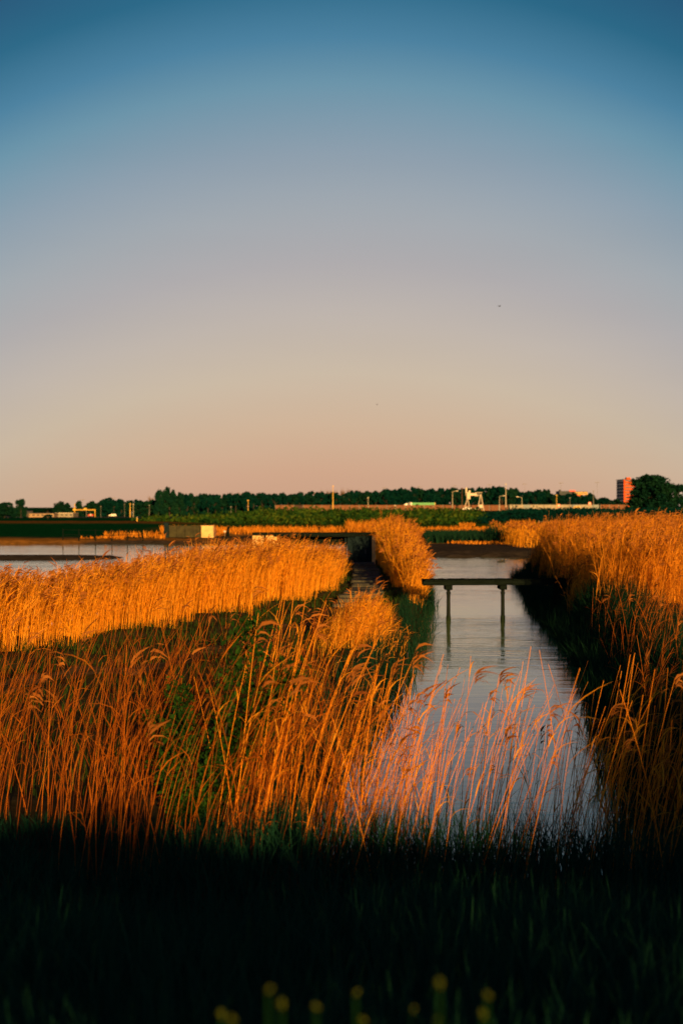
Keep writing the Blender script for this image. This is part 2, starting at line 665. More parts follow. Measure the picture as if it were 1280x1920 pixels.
# the road behind the fence: asphalt sheet following the embankment
mb = MB()
xs = np.linspace(-260, 330, 60)
pv = []
for x in xs:
    for y in (722, 746):
        pv.append((x, y, max(hz(x, 722), hz(x, 746)) + .06))
mb.add(pv, [(2 * i, 2 * i + 2, 2 * i + 3, 2 * i + 1) for i in range(len(xs) - 1)])
road = mb.build('road', CLOTH)
road['kind'] = 'structure'

# ------------------------------------------------------------------ reeds and grass
def reed_arrays(rb, x, y, hgt, width=.007, leaves=3, lw=.014, ll=.42, plume=.6, seg=4, cross=False, zoff=0.0, wind=1.0, z=None, b_hi=.30):
    n = len(x)
    z = (height(x, y) if z is None else z) + zoff
    base = np.stack([x, y, z], 1)
    az = rng.normal(0, .55, n) + np.where(rng.random(n) < .12, math.pi, 0)
    ld = np.stack([np.cos(az), np.sin(az) * .8, np.zeros(n)], 1)
    a = rng.uniform(-.02, .12, n) * wind
    b = rng.uniform(.02, b_hi, n) * wind
    t = np.linspace(0, 1, seg + 1)

    def at(tt):
        tt = np.asarray(tt)
        if tt.ndim == 1:
            tt = np.broadcast_to(tt[None, :], (n, len(tt)))
        s = hgt[:, None] * (a[:, None] * tt + b[:, None] * tt ** 2)
        up = hgt[:, None] * tt * (1 - .25 * (b[:, None]) * tt)
        return base[:, None, :] + ld[:, None, :] * s[..., None] + np.array([0, 0, 1.0]) * up[..., None]
    P = at(t)
    yaw = rng.uniform(-.9, .9, n)
    S = np.stack([np.cos(yaw), np.sin(yaw), np.zeros(n)], 1)
    tint = np.clip(rng.normal(.55, .22, n), 0, 1)
    W = np.broadcast_to(width * (1 - .55 * t)[None, :], (n, seg + 1)) * rng.uniform(.7, 1.3, n)[:, None]
    rb.ribbon(P, S, W, tint)
    if cross:
        S2 = np.stack([-S[:, 1], S[:, 0], S[:, 2]], 1)
        rb.ribbon(P, S2, W, tint)
    for k in range(leaves):
        t0 = rng.uniform(.22, .92, n)
        st = at(t0[:, None])[:, 0]
        la = az + rng.normal(0, 1.1, n)
        out = np.stack([np.cos(la), np.sin(la), np.zeros(n)], 1)
        ln = ll * rng.uniform(.5, 1.25, n)
        dr = rng.uniform(-.15, .75, n)
        tt = np.array([0, .35, .7, 1.0])
        Q = st[:, None, :] + out[:, None, :] * (ln[:, None] * (.25 * tt + .55 * tt ** 1.5))[..., None] \
            + np.array([0, 0, 1.0]) * (ln[:, None] * (.75 * tt - dr[:, None] * tt ** 2))[..., None]
        sd_ = np.stack([-out[:, 1], out[:, 0], np.zeros(n)], 1) + .5 * rng.normal(size=(n, 3))
        sd_ /= np.linalg.norm(sd_, axis=1)[:, None]
        ww = lw * np.array([.7, 1, .65, .08])[None, :] * rng.uniform(.6, 1.3, n)[:, None]
        rb.ribbon(Q, sd_, ww, np.clip(tint + rng.normal(0, .15, n), 0, 1))
    if plume > 0:
        sel = np.where(rng.random(n) < plume)[0]
        m = len(sel)
        top = at(np.array([1.0]))[sel, 0]
        dirn = ld[sel]
        for k in range(4):
            ln = rng.uniform(.16, .30, m)
            dr = rng.uniform(-.45, .55, m)
            tt = np.array([0, .3, .65, 1.0])
            spread = rng.normal(0, .22, (m, 3))
            Q = top[:, None, :] + (dirn + spread)[:, None, :] * (ln[:, None] * (.2 * tt + .6 * tt ** 1.6))[..., None] \
                + np.array([0, 0, 1.0]) * (ln[:, None] * (.8 * tt - (.45 + dr[:, None]) * tt ** 2))[..., None] - np.array([0, 0, .05 * k])
            s_ = rng.normal(size=(m, 3))
            s_ /= np.linalg.norm(s_, axis=1)[:, None]
            ww = .032 * np.array([.35, 1, .8, .1])[None, :] * rng.uniform(.6, 1.3, m)[:, None] * max(1.0, width / .008)
            rb.ribbon(Q, s_, ww, np.clip(rng.normal(.5, .25, m), 0, 1), 1)


def scatter(n, x0, x1, y0, y1, clump=0.0):
    x = rng.uniform(x0, x1, n)
    y = rng.uniform(y0, y1, n)
    if clump:
        d = np.sin(x * 2.1 + 1.7 * np.sin(y * 1.3)) + np.sin(y * 1.9 - x * .8)
        k = rng.random(n) < np.clip(1 - clump * (.5 - .25 * d), 0.05, 1)
        x, y = x[k], y[k]
    return x, y


def bed(name, label, parts, group=None, straw=None):
    rb = RB()
    for kw in parts:
        kw = dict(kw)
        reed_arrays(rb, kw.pop('x'), kw.pop('y'), kw.pop('h'), **kw)
    o = link(name, rb.mesh(name, [straw or STRAW, PLUME]))
    return tag(o, label, 'reeds', group, 'stuff')


# left bed, along the path to the sluice
x, y = rng.uniform(-13, .5, 60000), rng.uniform(27, 84, 60000)
k = (x < xf(y) - .45 + .22 * np.sin(y * 1.1) + .16 * np.sin(y * 2.9 + 1) + rng.normal(0, .16, len(x)) - .2 * sstep(55, 60, y)) & (x > xf(y) - 5.6) & (np.sin(x * 1.7 + 2 * np.sin(y * .45)) + np.sin(y * 1.05 - x * .6) > -1.55 + rng.normal(0, .3, len(x))) & (x > -.26 * y - 1.5)
x, y = x[k][:16500], y[k][:16500]
h = (1.58 + .46 * sstep(-8, -3.5, x)) * (1 + .10 * np.sin(x * 1.9 + y * .7) + .08 * np.sin(y * 1.7 - x)) - 1.15 * sstep(53, 64, y) + rng.normal(0, .15, len(x))
bed('reed_bed', 'dense golden reed bed between the lagoon and the causeway path', [dict(x=x, y=y, h=h, width=.011, leaves=3, lw=.021, plume=.22, seg=3)])
# clump beside the steel door
x, y = rng.uniform(1.6, 5.2, 16000), rng.uniform(53, 97, 16000)
k = (x > 2.25 + .1 * np.sin(y) + .25 * sstep(62, 54, y)) & (x < xl(y) - .50 + rng.normal(0, .18, len(x))) & (np.sin(x * 3.1 + y * .8) + np.sin(y * 1.4 - x) > -1.2)
x, y = x[k], y[k]
h = (1.60 + .75 * sstep(57, 74, y)) * (1 - .58 * sstep(2.8, 4.2, x)) * (1 + .13 * np.sin(y * 1.3 + x * 2)) + rng.normal(0, .22, len(x))
bed('reed_bed', 'tall golden reed stand beside the dark sluice door at the channel edge', [dict(x=x, y=y, h=h, width=.013, leaves=3, lw=.024, plume=.25, seg=3)])
# small clump on the strip
n = 1100
x, y = .45 + rng.normal(0, .40, n), 37.0 + rng.normal(0, 1.8, n)
x = x + .10 * (y - 37)
r = np.hypot((x - .45 - .1 * (y - 37)) / .85, (y - 37) / 3.8)
bed('reed_tussock', 'small bright tussock of reeds standing alone at the end of the path', [dict(x=x, y=y, h=np.maximum(.25, rng.normal(1.25, .28, n) * (1 - .55 * np.minimum(r, 1.2))), zoff=-.06, width=.009, leaves=3, lw=.016, ll=.34, plume=.12, seg=3)])
# right bank
x, y = rng.uniform(4.5, 20, 60000), rng.uniform(39, 78, 60000)
k = (x > xr(y) + .75 + .3 * np.sin(y * .9)) & (x < xr(y) + 8.5) & (x < .26 * y + 1.2) & (y > 41 + 1.2 * np.sin(x * 1.9)) & (np.sin(x * 1.3 + 1.5 * np.sin(y * .5)) + np.sin(y * .8 - x) > -1.1)
x, y = x[k][:13500], y[k][:13500]
bed('reed_bed', 'tall orange reed bed on the high bank across the channel', [dict(x=x, y=y, h=rng.normal(1.76, .22, len(x)) * (1 + .07 * np.sin(x * 1.7 + y * .6)), width=.011, leaves=3, lw=.020, plume=.2, seg=3)], straw=RUSTY)
x, y = scatter(2300, 4.5, 12, 23.5, 41, 1.3)
k = (x > xr(y) + .3) & (x < .26 * y + .8)
x, y = x[k], y[k]
bed('reed_bed', 'sparse shorter reeds tinted dark for shade on the dark slope before the tall orange bed', [dict(x=x, y=y, h=rng.normal(1.25, .3, len(x)), width=.010, leaves=2, lw=.016, plume=.12, seg=4)], straw=SHADE_STRAW)
# near shore, left of the channel
x, y = scatter(7000, -9, .8, 13.2, 28, 1.5)
k = (x < xl(y) - .1) & (x > -.26 * y - .6) & (x > xp(np.maximum(y, 20)) + .9) & (rng.random(len(x)) < np.where(x < -.06 * y, np.interp(y, [13, 17.5, 19.5, 21, 28], [1, .8, .35, .05, .03]), np.interp(y, [13, 16, 18, 22, 28], [.8, .6, .38, .2, .08]) * np.where((y > 18) & (x > xl(y) - 1.25), .12, 1)))
x1, y1 = x[k], y[k]
xa, ya = rng.uniform(-1.4, .6, 130), rng.uniform(13.6, 16.8, 130)
x1, y1 = np.concatenate([x1, xa]), np.concatenate([y1, ya])
bed('reed_bed', 'leaning reeds tinted dark for shade along the near shore beside the channel mouth', [dict(x=x1, y=y1, h=rng.normal(1.85, .34, len(x1)), width=.0072, leaves=2, lw=.010, ll=.36, plume=.09, seg=5, cross=True, wind=1.9, b_hi=.17)], straw=SHADE_STRAW)
# near shore, right of the channel
x, y = scatter(900, 2.6, 7.4, 13.2, 25, 1.4)
k = (x > np.interp(y, [13, 17, 25], [3.0, 3.55, 4.9])) & (x < .26 * y + .5)
x2, y2 = x[k], y[k]
bed('reed_bed', 'reeds tinted dark for shade crowding the near corner of the far bank', [dict(x=x2, y=y2, h=rng.normal(1.5, .42, len(x2)), width=.0085, leaves=3, lw=.014, ll=.42, plume=.14, seg=5, cross=True, wind=1.2)], straw=SHADE_STRAW)
# far stands over the mud
x, y = rng.uniform(15.5, 34, 2600), rng.uniform(124, 150, 2600)
k = (np.abs(np.sin(x * .9 + y * .2)) > .25)
x, y = x[k], y[k]
bed('reed_bed', 'far rusty reed stand growing from the mud bank beyond the bridge', [dict(x=x, y=y, h=rng.normal(1.85, .2, len(x)), width=.035, leaves=2, lw=.05, plume=.5, seg=3, z=np.maximum(height(x, y), .2))])

# individually standing stalks in the shallow water before the channel
protos = []
for k in range(12):
    def one(fn):
        rb_ = RB()
        fn(rb_)
        return rb_
    H = 2.0
    aa, bb_ = rng.uniform(.02, .16), rng.uniform(.02, .16)
    yaw = rng.normal(0, .3)
    dv = np.array([math.cos(yaw), math.sin(yaw), 0])

    def at(t):
        t = np.asarray(t)[..., None]
        return dv * H * (aa * t + bb_ * t ** 2) + np.array([0, 0, 1.0]) * H * t * (1 - .25 * bb_ * t)
    rb_ = RB()
    T = np.linspace(0, 1, 8)
    P = at(T)[None]
    for q in range(3):
        g = q * math.pi / 3
        rb_.ribbon(P, np.array([[math.cos(g), math.sin(g), 0.]]), (.0085 * (1 - .5 * T))[None], np.array([rng.uniform(.3, .8)]))
    st = tag(link('reed_stalk', rb_.mesh('reed_stalk', [STRAW])), 'slender dry reed stalk rising from the shallows before the channel', 'reed', 'reed stalks in the shallows before the channel')
    for q in range(int(rng.integers(1, 3))):
        lb = RB()
        t0 = rng.uniform(.3, .9)
        la = rng.normal(0, 1.2)
        o3 = np.array([math.cos(la), math.sin(la), 0])
        ln = rng.uniform(.22, .5)
        dr = rng.uniform(.1, .9)
        tt = np.linspace(0, 1, 5)
        Q = at(t0) + o3 * (ln * (.25 * tt + .5 * tt ** 1.5))[:, None] + np.array([0, 0, 1.0]) * (ln * (.8 * tt - dr * tt ** 2))[:, None]
        lb.ribbon(Q[None], np.array([[-o3[1], o3[0], .3]]), (.013 * np.array([.7, 1, .9, .5, .05]))[None], np.array([rng.uniform(.3, .9)]))
        link('leaf', lb.mesh('leaf', [STRAW]), st)
    if k % 6 == 1:
        pb = RB()
        for q in range(8):
            ln = rng.uniform(.08, .22)
            dr = rng.uniform(.2, 1.0)
            tt = np.linspace(0, 1, 5)
            dd = dv + rng.normal(0, .22, 3)
            Q = at(1.0) - np.array([0, 0, .012 * q]) + dd * (ln * (.2 * tt + .7 * tt ** 1.5))[:, None] + np.array([0, 0, 1.0]) * (ln * (.75 * tt - dr * tt ** 2))[:, None]
            s3 = rng.normal(size=(1, 3))
            pb.ribbon(Q[None], s3 / np.linalg.norm(s3), (.017 * np.array([.3, .9, 1, .7, .1]))[None], np.array([rng.uniform(.2, .9)]))
        link('plume', pb.mesh('plume', [PLUME]), st)
    protos.append(st)
cnt = 0
while cnt < 296:
    y_ = rng.uniform(13.4, 18.4)
    x_ = rng.uniform(-1.3, 4.3)
    if rng.random() > .35 + .65 * abs(math.sin(x_ * 2.3 + y_)):
        continue
    s_ = rng.uniform(.75, 1.3)
    z_ = max(hz(x_, y_), -.35) - .02
    loc = (x_, y_, z_)
    if cnt < len(protos):
        o = protos[cnt]
        o.location = loc
        o.rotation_euler = (0, 0, rng.normal(0, .4))
        o.scale = (s_, s_, s_)
    else:
        o = dup(protos[int(rng.integers(len(protos)))], loc, (math.pi if rng.random() < .04 else 0) + rng.normal(0, .45), (s_, s_, s_))
        o.rotation_euler.y = rng.normal(.07, .07)
    cnt += 1


x, y = scatter(300, -1.0, 4.6, 14.5, 19.5, 1.4)
bed('reed_bed', 'thin scattered reeds behind the front stalks at the channel mouth', [dict(x=x, y=y, h=rng.normal(1.75, .3, len(x)), z=np.maximum(height(x, y), -.3), width=.0095, leaves=1, lw=.011, ll=.3, plume=.12, seg=6, cross=True, wind=1.1, b_hi=.16)], straw=RUSTY)


def blades(x, y, h, rb, width=.010, lean=.5, mi=0, z=None, tmean=.5):
    n = len(x)
    z = height(x, y) - .02 if z is None else z
    az = rng.uniform(0, 6.283, n)
    ld = np.stack([np.cos(az), np.sin(az), np.zeros(n)], 1)
    t = np.array([0, .5, 1.0])
    b = rng.uniform(.05, lean, n)
    P = np.stack([x, y, z], 1)[:, None, :] + ld[:, None, :] * (h[:, None] * b[:, None] * t ** 2)[..., None] + np.array([0, 0, 1.0]) * (h[:, None] * (t - .4 * b[:, None] * t ** 2))[..., None]
    yaw = rng.uniform(0, 6.283, n)
    S = np.stack([np.cos(yaw), np.sin(yaw), np.zeros(n)], 1)
    rb.ribbon(P, S, width * np.array([1, .8, .06])[None, :] * rng.uniform(.6, 1.4, n)[:, None], np.clip(rng.normal(tmean, .25, n), 0, 1), mi)


# dike slope turf and tall weeds in its shadow
rb = RB()
x, y = scatter(88000, -5.5, 5.8, -3.0, 15.6, .4)
k = (np.abs(x) < .26 * y + 1.0) | (y < 1.6)
x, y = x[k], y[k]
h = (np.interp(y, [-3, 1.6, 4, 9, 13, 15.5], [.18, .20, .34, .50, .52, .45]) + .38 * sstep(12, 14, y) * sstep(-1.2, .4, x) - .22 * sstep(10, 12, y) * sstep(-1.0, -2.2, x)) * rng.uniform(.45, 1.3, len(x))
blades(x, y, h, rb, .014, .6, z=np.maximum(height(x, y), -.15))
x, y = rng.uniform(-6, 9, 9000), rng.uniform(-2.2, 1.7, 9000)
blades(x, y, .15 + .85 * rng.random(9000) ** 2, rb, .022, .35)  # tall crest weeds out of view, added to soften the dike's shadow edge
tag(link('grass', rb.mesh('grass', [DGREEN])), 'dark green long grass and young reed shoots on the shaded dike slope', 'grass', None, 'stuff')
# grass of the strip beside the path and the channel edges
rb = RB()
x, y = scatter(52000, -12, 5, 17, 95, .6)
k = (x > xf(y) - .9) & (x < xl(y) + .12) & (np.abs(x - xp(y)) > .62 + .25 * np.sin(y * 1.3)) & (x > -.26 * y - 1)
x, y = x[k], y[k]
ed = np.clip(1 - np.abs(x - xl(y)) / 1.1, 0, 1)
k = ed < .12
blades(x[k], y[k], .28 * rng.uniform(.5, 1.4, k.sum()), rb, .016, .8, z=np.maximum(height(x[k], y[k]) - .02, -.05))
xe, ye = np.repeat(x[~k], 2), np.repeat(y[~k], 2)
xe, ye = xe + rng.normal(0, .08, len(xe)), ye + rng.normal(0, .1, len(xe))
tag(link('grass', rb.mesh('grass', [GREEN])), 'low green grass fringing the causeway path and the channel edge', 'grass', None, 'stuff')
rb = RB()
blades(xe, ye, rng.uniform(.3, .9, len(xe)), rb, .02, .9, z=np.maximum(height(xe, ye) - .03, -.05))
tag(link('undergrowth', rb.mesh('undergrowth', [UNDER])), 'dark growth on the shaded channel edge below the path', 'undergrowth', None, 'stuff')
rb = RB()
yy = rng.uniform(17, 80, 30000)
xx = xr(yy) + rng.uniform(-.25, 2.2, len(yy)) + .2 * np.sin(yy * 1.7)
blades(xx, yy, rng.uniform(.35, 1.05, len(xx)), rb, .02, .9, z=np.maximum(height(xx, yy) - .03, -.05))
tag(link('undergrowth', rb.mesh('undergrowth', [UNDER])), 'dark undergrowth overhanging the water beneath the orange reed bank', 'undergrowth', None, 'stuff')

# ------------------------------------------------------------------ causeway path of flat slabs
pb = MB()
ys = np.linspace(22, 85.2, 150)
pv, pf = [], []
for i, yv in enumerate(ys):
    c = float(xp(yv))
    wd = .62 + .07 * math.sin(yv * 1.9)
    for s in (-1, -.33, .33, 1):
        xx_ = c + s * wd
        pv.append((xx_, yv, hz(xx_, yv) + .035 + .015 * math.sin(yv * 5 + s * 3)))
for i in range(len(ys) - 1):
    for j in range(3):
        a = i * 4 + j
        pf.append((a, a + 1, a + 5, a + 4))
path = pb.add(pv, pf).build('path', pm('trodden gravel path', (.050, .034, .018), 1.0, .4, 3.0, .8, spec=.0))
path['kind'] = 'structure'
slabm = []
for k in range(5):
    m = MB()
    m.box((0, 0, 0), (1.35, .78, .14), (random.uniform(-.02, .02), random.uniform(-.03, .03), 0), .96, .06)
    slabm.append(m.mesh('stone_slab', STONE))
yv = 50.5
while yv < 83.5:
    o = link('stone_slab', random.choice(slabm), path)
    c = float(xp(yv))
    o.location = (c + random.uniform(-.08, .08), yv, hz(c, yv) + .10 + random.uniform(-.03, .03))
    o.rotation_euler = (random.uniform(-.03, .03), random.uniform(-.03, .03), random.uniform(-.06, .06))
    yv += .92

# ------------------------------------------------------------------ sluice
sl = thing('sluice', (0, 85, hz(1.2, 85) - .05), 'concrete sluice with a thin lid, two sunlit piers and a dark steel door', 'sluice')
zb = sl.location.z
zt = Z(1003, 85) - zb
MB().box((-1.63, .3, zt + .06), (7.35, 1.5, .16), bev=.03).build('lid', TIMBER, sl)
MB().box((X(484, 85), .1, zt / 2 - .35), (.66, .9, zt + .72), bev=.04).build('pier', CONC, sl)
m = MB().box((X(511, 85), .1, zt - .34), (.76, .9, .68), bev=.03)
m.box((X(505, 85), .1, zt / 2 - .70), (.36, .84, zt - .0), bev=.03)
m.build('pier', CONC, sl)
MB().box((X(700, 85), .05, zt / 2 - .1), (.20, .9, zt + .2), bev=.02).build('pier', CONC, sl)
dm = MB().box((X(674, 85), -.12, zt / 2 + .0), (1.46, .08, zt - .06)).build('door', STEEL, sl)
for xo in (-.42, 0, .42):
    MB().box((X(676, 85) + xo, -.185, zt / 2), (.07, .05, zt - .12)).build('door_rib', STEEL, dm)
MB().box((X(676, 85), -.18, zt * .93), (1.24, .04, .07)).build('door_rib', STEEL, dm)
MB().bar((X(676, 85) + .28, -.24, zt * .55), (X(676, 85) + .28, -.24, zt * .42), .02).build('door_handle', GREYP, dm)
MB().box((X(648, 85), .5, zt / 2), (.12, .7, zt)).build('post', STEEL, sl)
MB().box((X(590, 85), .85, zt - .34), (4.6, .1, .42)).build('crossbeam', TIMBER, sl)
MB().box((X(590, 85), -.38, zt - .06), (4.9, .07, .08)).build('crossbeam', TIMBER, sl)

# ------------------------------------------------------------------ foot bridge
br = thing('footbridge', (5.1, 50, 0), 'narrow dark timber footbridge on slim piles over the channel', 'bridge')
ZD = 1.42
npl = 35
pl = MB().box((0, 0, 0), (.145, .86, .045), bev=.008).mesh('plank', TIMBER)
tilt = .05
for i in range(npl):
    xx_ = -2.15 + i * .155
    o = link('plank', pl, br)
    o.location = (xx_, .3 + xx_ * .10 + random.uniform(-.015, .015), ZD + random.uniform(-.006, .006))
    o.rotation_euler = (random.uniform(-.01, .01), random.uniform(-.02, .02), .10 + random.uniform(-.01, .01))
ang = .10
for s in (-.34, .34):
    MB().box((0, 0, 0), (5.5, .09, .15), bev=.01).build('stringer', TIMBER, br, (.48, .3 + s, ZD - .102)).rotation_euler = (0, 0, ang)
for px in (839.5, 942):
    xx_ = X(px, 50.2) - 5.1
    yy_ = .3 + xx_ * .10
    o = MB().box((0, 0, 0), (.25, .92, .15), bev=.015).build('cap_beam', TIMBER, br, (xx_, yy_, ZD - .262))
    MB().bar((xx_, yy_ - .2, -1.0), (xx_, yy_ - .2, ZD - .335), .082, .066, 10).build('pile', PILE, br)
    MB().bar((xx_, yy_ - .2, -.25), (xx_, yy_ - .2, .16), .098, .084, 10).build('weed_band', DARKWEED, br)
    MB().bar((xx_, yy_ - .2, ZD - .5), (xx_, yy_ - .2, ZD - .42), .085, .085, 10).build('pile_collar', PILE, br)
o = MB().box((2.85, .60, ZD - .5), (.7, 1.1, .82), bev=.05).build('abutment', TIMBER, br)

# ------------------------------------------------------------------ leafy bush among the reeds
bx, by = X(425, 15.0), 15.0
bs = thing('leafy_bush', (bx, by, hz(bx, by)), 'green leafy bush with arching shoots among the near reeds', 'bush')
st, lf = MB(), RB()
for i in range(15):
    az = random.uniform(-2.9, 3.1)
    if i < 5:
        az = random.uniform(-.5, .5)
    L_ = random.uniform(2.0, 3.1) if i < 5 else random.uniform(.7, 1.7)
    ou = random.uniform(.12, .30)
    prev = None
    for s in range(9):
        t = s / 8
        p = Vector((math.cos(az) * ou * L_ * (t + .5 * t * t) + .05 * i / 14 - .2, math.sin(az) * ou * L_ * t * 1.4, L_ * (t - .16 * t * t)))
        if prev is not None:
            st.bar(prev, p, .009 * (1.15 - t), .009 * (1.03 - t), 4)
            if t > .3:
                nl = 80 if (i < 5 and t > .6) else 36
                q = np.array(prev)[None] + (np.array(p) - np.array(prev))[None] * rng.random((nl, 1)) + rng.normal(0, .075, (nl, 3)) * np.array([1.5, 1, .55])
                lf.cards(q, rng.uniform(.05, .10, nl), np.clip(rng.normal(.5, .25, nl), 0, 1), up=.6, aspect=.5)
        prev = p
st.build('stem', BARK, bs)
link('foliage', lf.mesh('foliage', [LEAF]), bs)
bs2 = dup(bs, (X(340, 15.3), 15.3, hz(X(340, 15.3), 15.3)), 2.2, (.8, .8, .7), 'lower green bush half hidden in the near reeds')

# ------------------------------------------------------------------ yellow flowers under the camera
FL = [(502, 1857), (528, 1884), (592, 1889), (666, 1863), (824, 1845), (914, 1868), (771, 1895), (414, 1903), (434, 1912), (819, 1913), (905, 1903), (680, 1914)]
FLAB = ['topmost small yellow flower of the cluster on the leftward half', 'yellow flower just below the topmost of the leftward cluster', 'single yellow flower low between the two clusters',
        'yellow flower standing high and alone below the channel mouth', 'highest yellow flower of all, below the open water', 'outermost yellow flower on the right, high on its stem',
        'lone low yellow flower left below the highest one', 'leftmost yellow flower of the row', 'second yellow flower from the left, touching the bottom edge',
        'yellow flower at the bottom edge straight below the highest one', 'yellow flower at the bottom edge under the outermost one', 'yellow flower at the bottom edge below the high lone one']
flm = []
for k in range(3):
    s_, l2, fb = MB(), RB(), RB()
    s_.bar((0, 0, 0), (.01, 0, .35), .006, .005, 5).bar((.01, 0, .35), (0, .005, .62), .005, .0035, 5)
    n = 26
    P = np.stack([rng.normal(0, .05, n), rng.normal(0, .05, n), rng.uniform(.12, .5, n)], 1)
    l2.cards(P, .07, np.clip(rng.normal(.6, .2, n), 0, 1), aspect=.4)
    n = 10
    P = np.stack([rng.normal(0, .0035, n), rng.normal(0, .0035, n), .63 + rng.normal(0, .0035, n)], 1)
    fb.cards(P, rng.uniform(.006, .008, n), np.clip(rng.normal(.5, .3, n), 0, 1), aspect=.9)
    flm.append((s_.mesh('stem', GREENS if False else LEAF), l2.mesh('foliage', [LEAF]), fb.mesh('flower_head', [PETAL])))
for i, (u, v) in enumerate(FL):
    d = 2.75 + .12 * (i % 4)
    xx_, ztop = X(u, d), Z(v, d)
    g = hz(xx_, d)
    f = thing('yellow_flower', (xx_, d, g), FLAB[i], 'flower', 'yellow flowers on the shaded slope')
    f.scale = (1, 1, max(.3, (ztop - g) / .63))
    a, b, c = flm[i % 3]
    link('stem', a, f)
    link('foliage', b, f)
    h_ = link('flower_head', c, f)
    k = 1 / f.scale.z
    h_.scale = (1, 1, k)
    h_.location.z = .63 - .63 * k

# ------------------------------------------------------------------ far shore: small things
cr_ = thing('concrete_block', (X(388.5, 165), 165, hz(X(388.5, 165), 165)), 'bright sunlit square concrete block on the far shore', 'block')
MB().box((0, .7, .66), (1.42, 1.4, 1.4), bev=.03).build('body', CONC, cr_)
MB().box((0, .7, 1.40), (1.5, 1.5, .09), bev=.02).build('cap', CONC, cr_)
rw = thing('retaining_wall', (X(346, 166), 166.4, hz(X(346, 166), 166)), 'long dark mossy retaining wall on the far shore next to the bright block', 'wall')
for i in range(4):
    MB().box((-1.45 + i * .98, 0, .62), (.96, .3, 1.36), bev=.02).build('panel', CONCD, rw)
MB().box((0.02, 0, 1.335), (4.0, .4, .08)).build('coping', CONCD, rw)
dp = thing('gate_post', (X(312, 164), 164, hz(X(312, 164), 164)), 'broad dark steel gate post at the end of the mossy wall', 'post')
MB().box((0, 0, .78), (.55, .5, 1.7), bev=.04).build('body', STEEL, dp)
MB().box((0, 0, 1.66), (.62, .58, .07), bev=.03).build('cap', STEEL, dp)


def post(u, v0, d, r, hgt, label, mat, name='mooring_post'):
    x_ = X(u, d)
    t = thing(name, (x_, d, max(hz(x_, d), -.1)), label, 'post')
    MB().bar((0, 0, -.3), (.02, 0, hgt), r, r * .85, 8).build('shaft', mat, t)
    MB().bar((.02, 0, hgt), (.02, 0, hgt + r * .5), r * 1.15, r * .7, 8).build('cap', mat, t)
    return t


post(427.5, 990, 170, .17, 1.1, 'stout black mooring post on the orange far shore', TIMBER)
post(404, 990, 168, .09, 1.0, 'thin reddish wooden post beside the bright concrete block', FENCEW)
post(598, 985, 176, .10, .9, 'dark wooden post standing behind the sluice lid', TIMBER)
sg = thing('white_sign', (X(421.5, 171), 171, hz(X(421.5, 171), 171)), 'tiny white sign on a short post near the black mooring post', 'sign')
MB().bar((0, 0, -.1), (0, 0, .55), .03).build('post', GREYP, sg)
MB().box((0, -.05, .62), (.26, .03, .2)).build('plate', WHITE, sg)


def rail_fence(pts, hgt, label, mat, nrail=2, pr=.05):
    x0, y0 = pts[0]
    f = thing('rail_fence', (x0, y0, 0), label, 'fence')
    tops = []
    for (x_, y_) in pts:
        z_ = max(hz(x_, y_), -.2)
        MB().bar((x_ - x0, y_ - y0, z_ - .2), (x_ - x0, y_ - y0, z_ + hgt), pr, pr * .9).build('post', mat, f)
        tops.append(Vector((x_ - x0, y_ - y0, z_)))
    for j in range(nrail):
        m = MB()
        for a, b in zip(tops[:-1], tops[1:]):
            o_ = Vector((0, 0, hgt * (.92 - .42 * j)))
            m.bar(a + o_, b + o_, pr * .45)
        m.build('rail', mat, f)
    return f


rail_fence([(X(u, 153), 153) for u in (118, 148, 179, 210, 239, 268)], 1.25, 'thin dark post and wire fence at the water edge of the far shore', TIMBER, 2, .06)
rail_fence([(X(u, 205), 205) for u in (1010, 1034, 1060, 1087, 1113, 1140, 1166, 1193, 1220, 1247)], 1.35, 'long grey post and rail fence in front of the dark green bank', GREYP, 2, .05)
mk = thing('marker_post', (X(257, 255), 255, hz(X(257, 255), 255)), 'small yellow marker post on the crest of the green dike', 'post')
MB().bar((0, 0, -.1), (0, 0, .55), .10, .09, 8).build('shaft', YELLOWP, mk)
MB().bar((0, 0, .55), (0, 0, .72), .11, .07, 8).build('cap', WHITE, mk)

# rushes, dry grass and scrub bands
rb = RB()
x, y = rng.uniform(8, 21, 9000), rng.uniform(140, 168, 9000)
u = 640 + FPX * x / y
k = (u > 795) & (u < 965)
x, y, u = x[k], y[k], u[k]
blades(x, y, rng.uniform(.7, 1.25, len(x)) * (1 + .5 * (np.abs(u - 940) < 22)), rb, .09, .5)
tag(link('rushes', rb.mesh('rushes', [UNDER])), 'dark green rushes in a low band on the far mud bank', 'rushes', None, 'stuff')
rb = RB()
for (u0, u1, d0, d1, n, h0) in ((300, 700, 172, 205, 5200, .75), (690, 1010, 176, 215, 4200, .55), (195, 312, 159, 172, 420, .75), (150, 215, 160, 165, 90, .3),
                                (955, 1003, 232, 246, 700, 1.1), (1078, 1115, 236, 250, 500, 1.0), (860, 890, 240, 252, 250, .6), (650, 720, 160, 196, 1400, 1.6), (780, 970, 136, 140, 900, .3)):
    d = rng.uniform(d0, d1, n)
    x = X(rng.uniform(u0, u1, n), d)
    k = np.sin(x * .8 + d * .3) + np.sin(x * .27 - d * .17) > -.9
    x, d = x[k], d[k]
    blades(x, d, h0 * rng.uniform(.5, 1.3, len(x)), rb, .10, .45)
tag(link('dry_grass', rb.mesh('dry_grass', [DRYG])), 'orange sunlit dry grass in strips along the far shore', 'grass', None, 'stuff')
rb = RB()
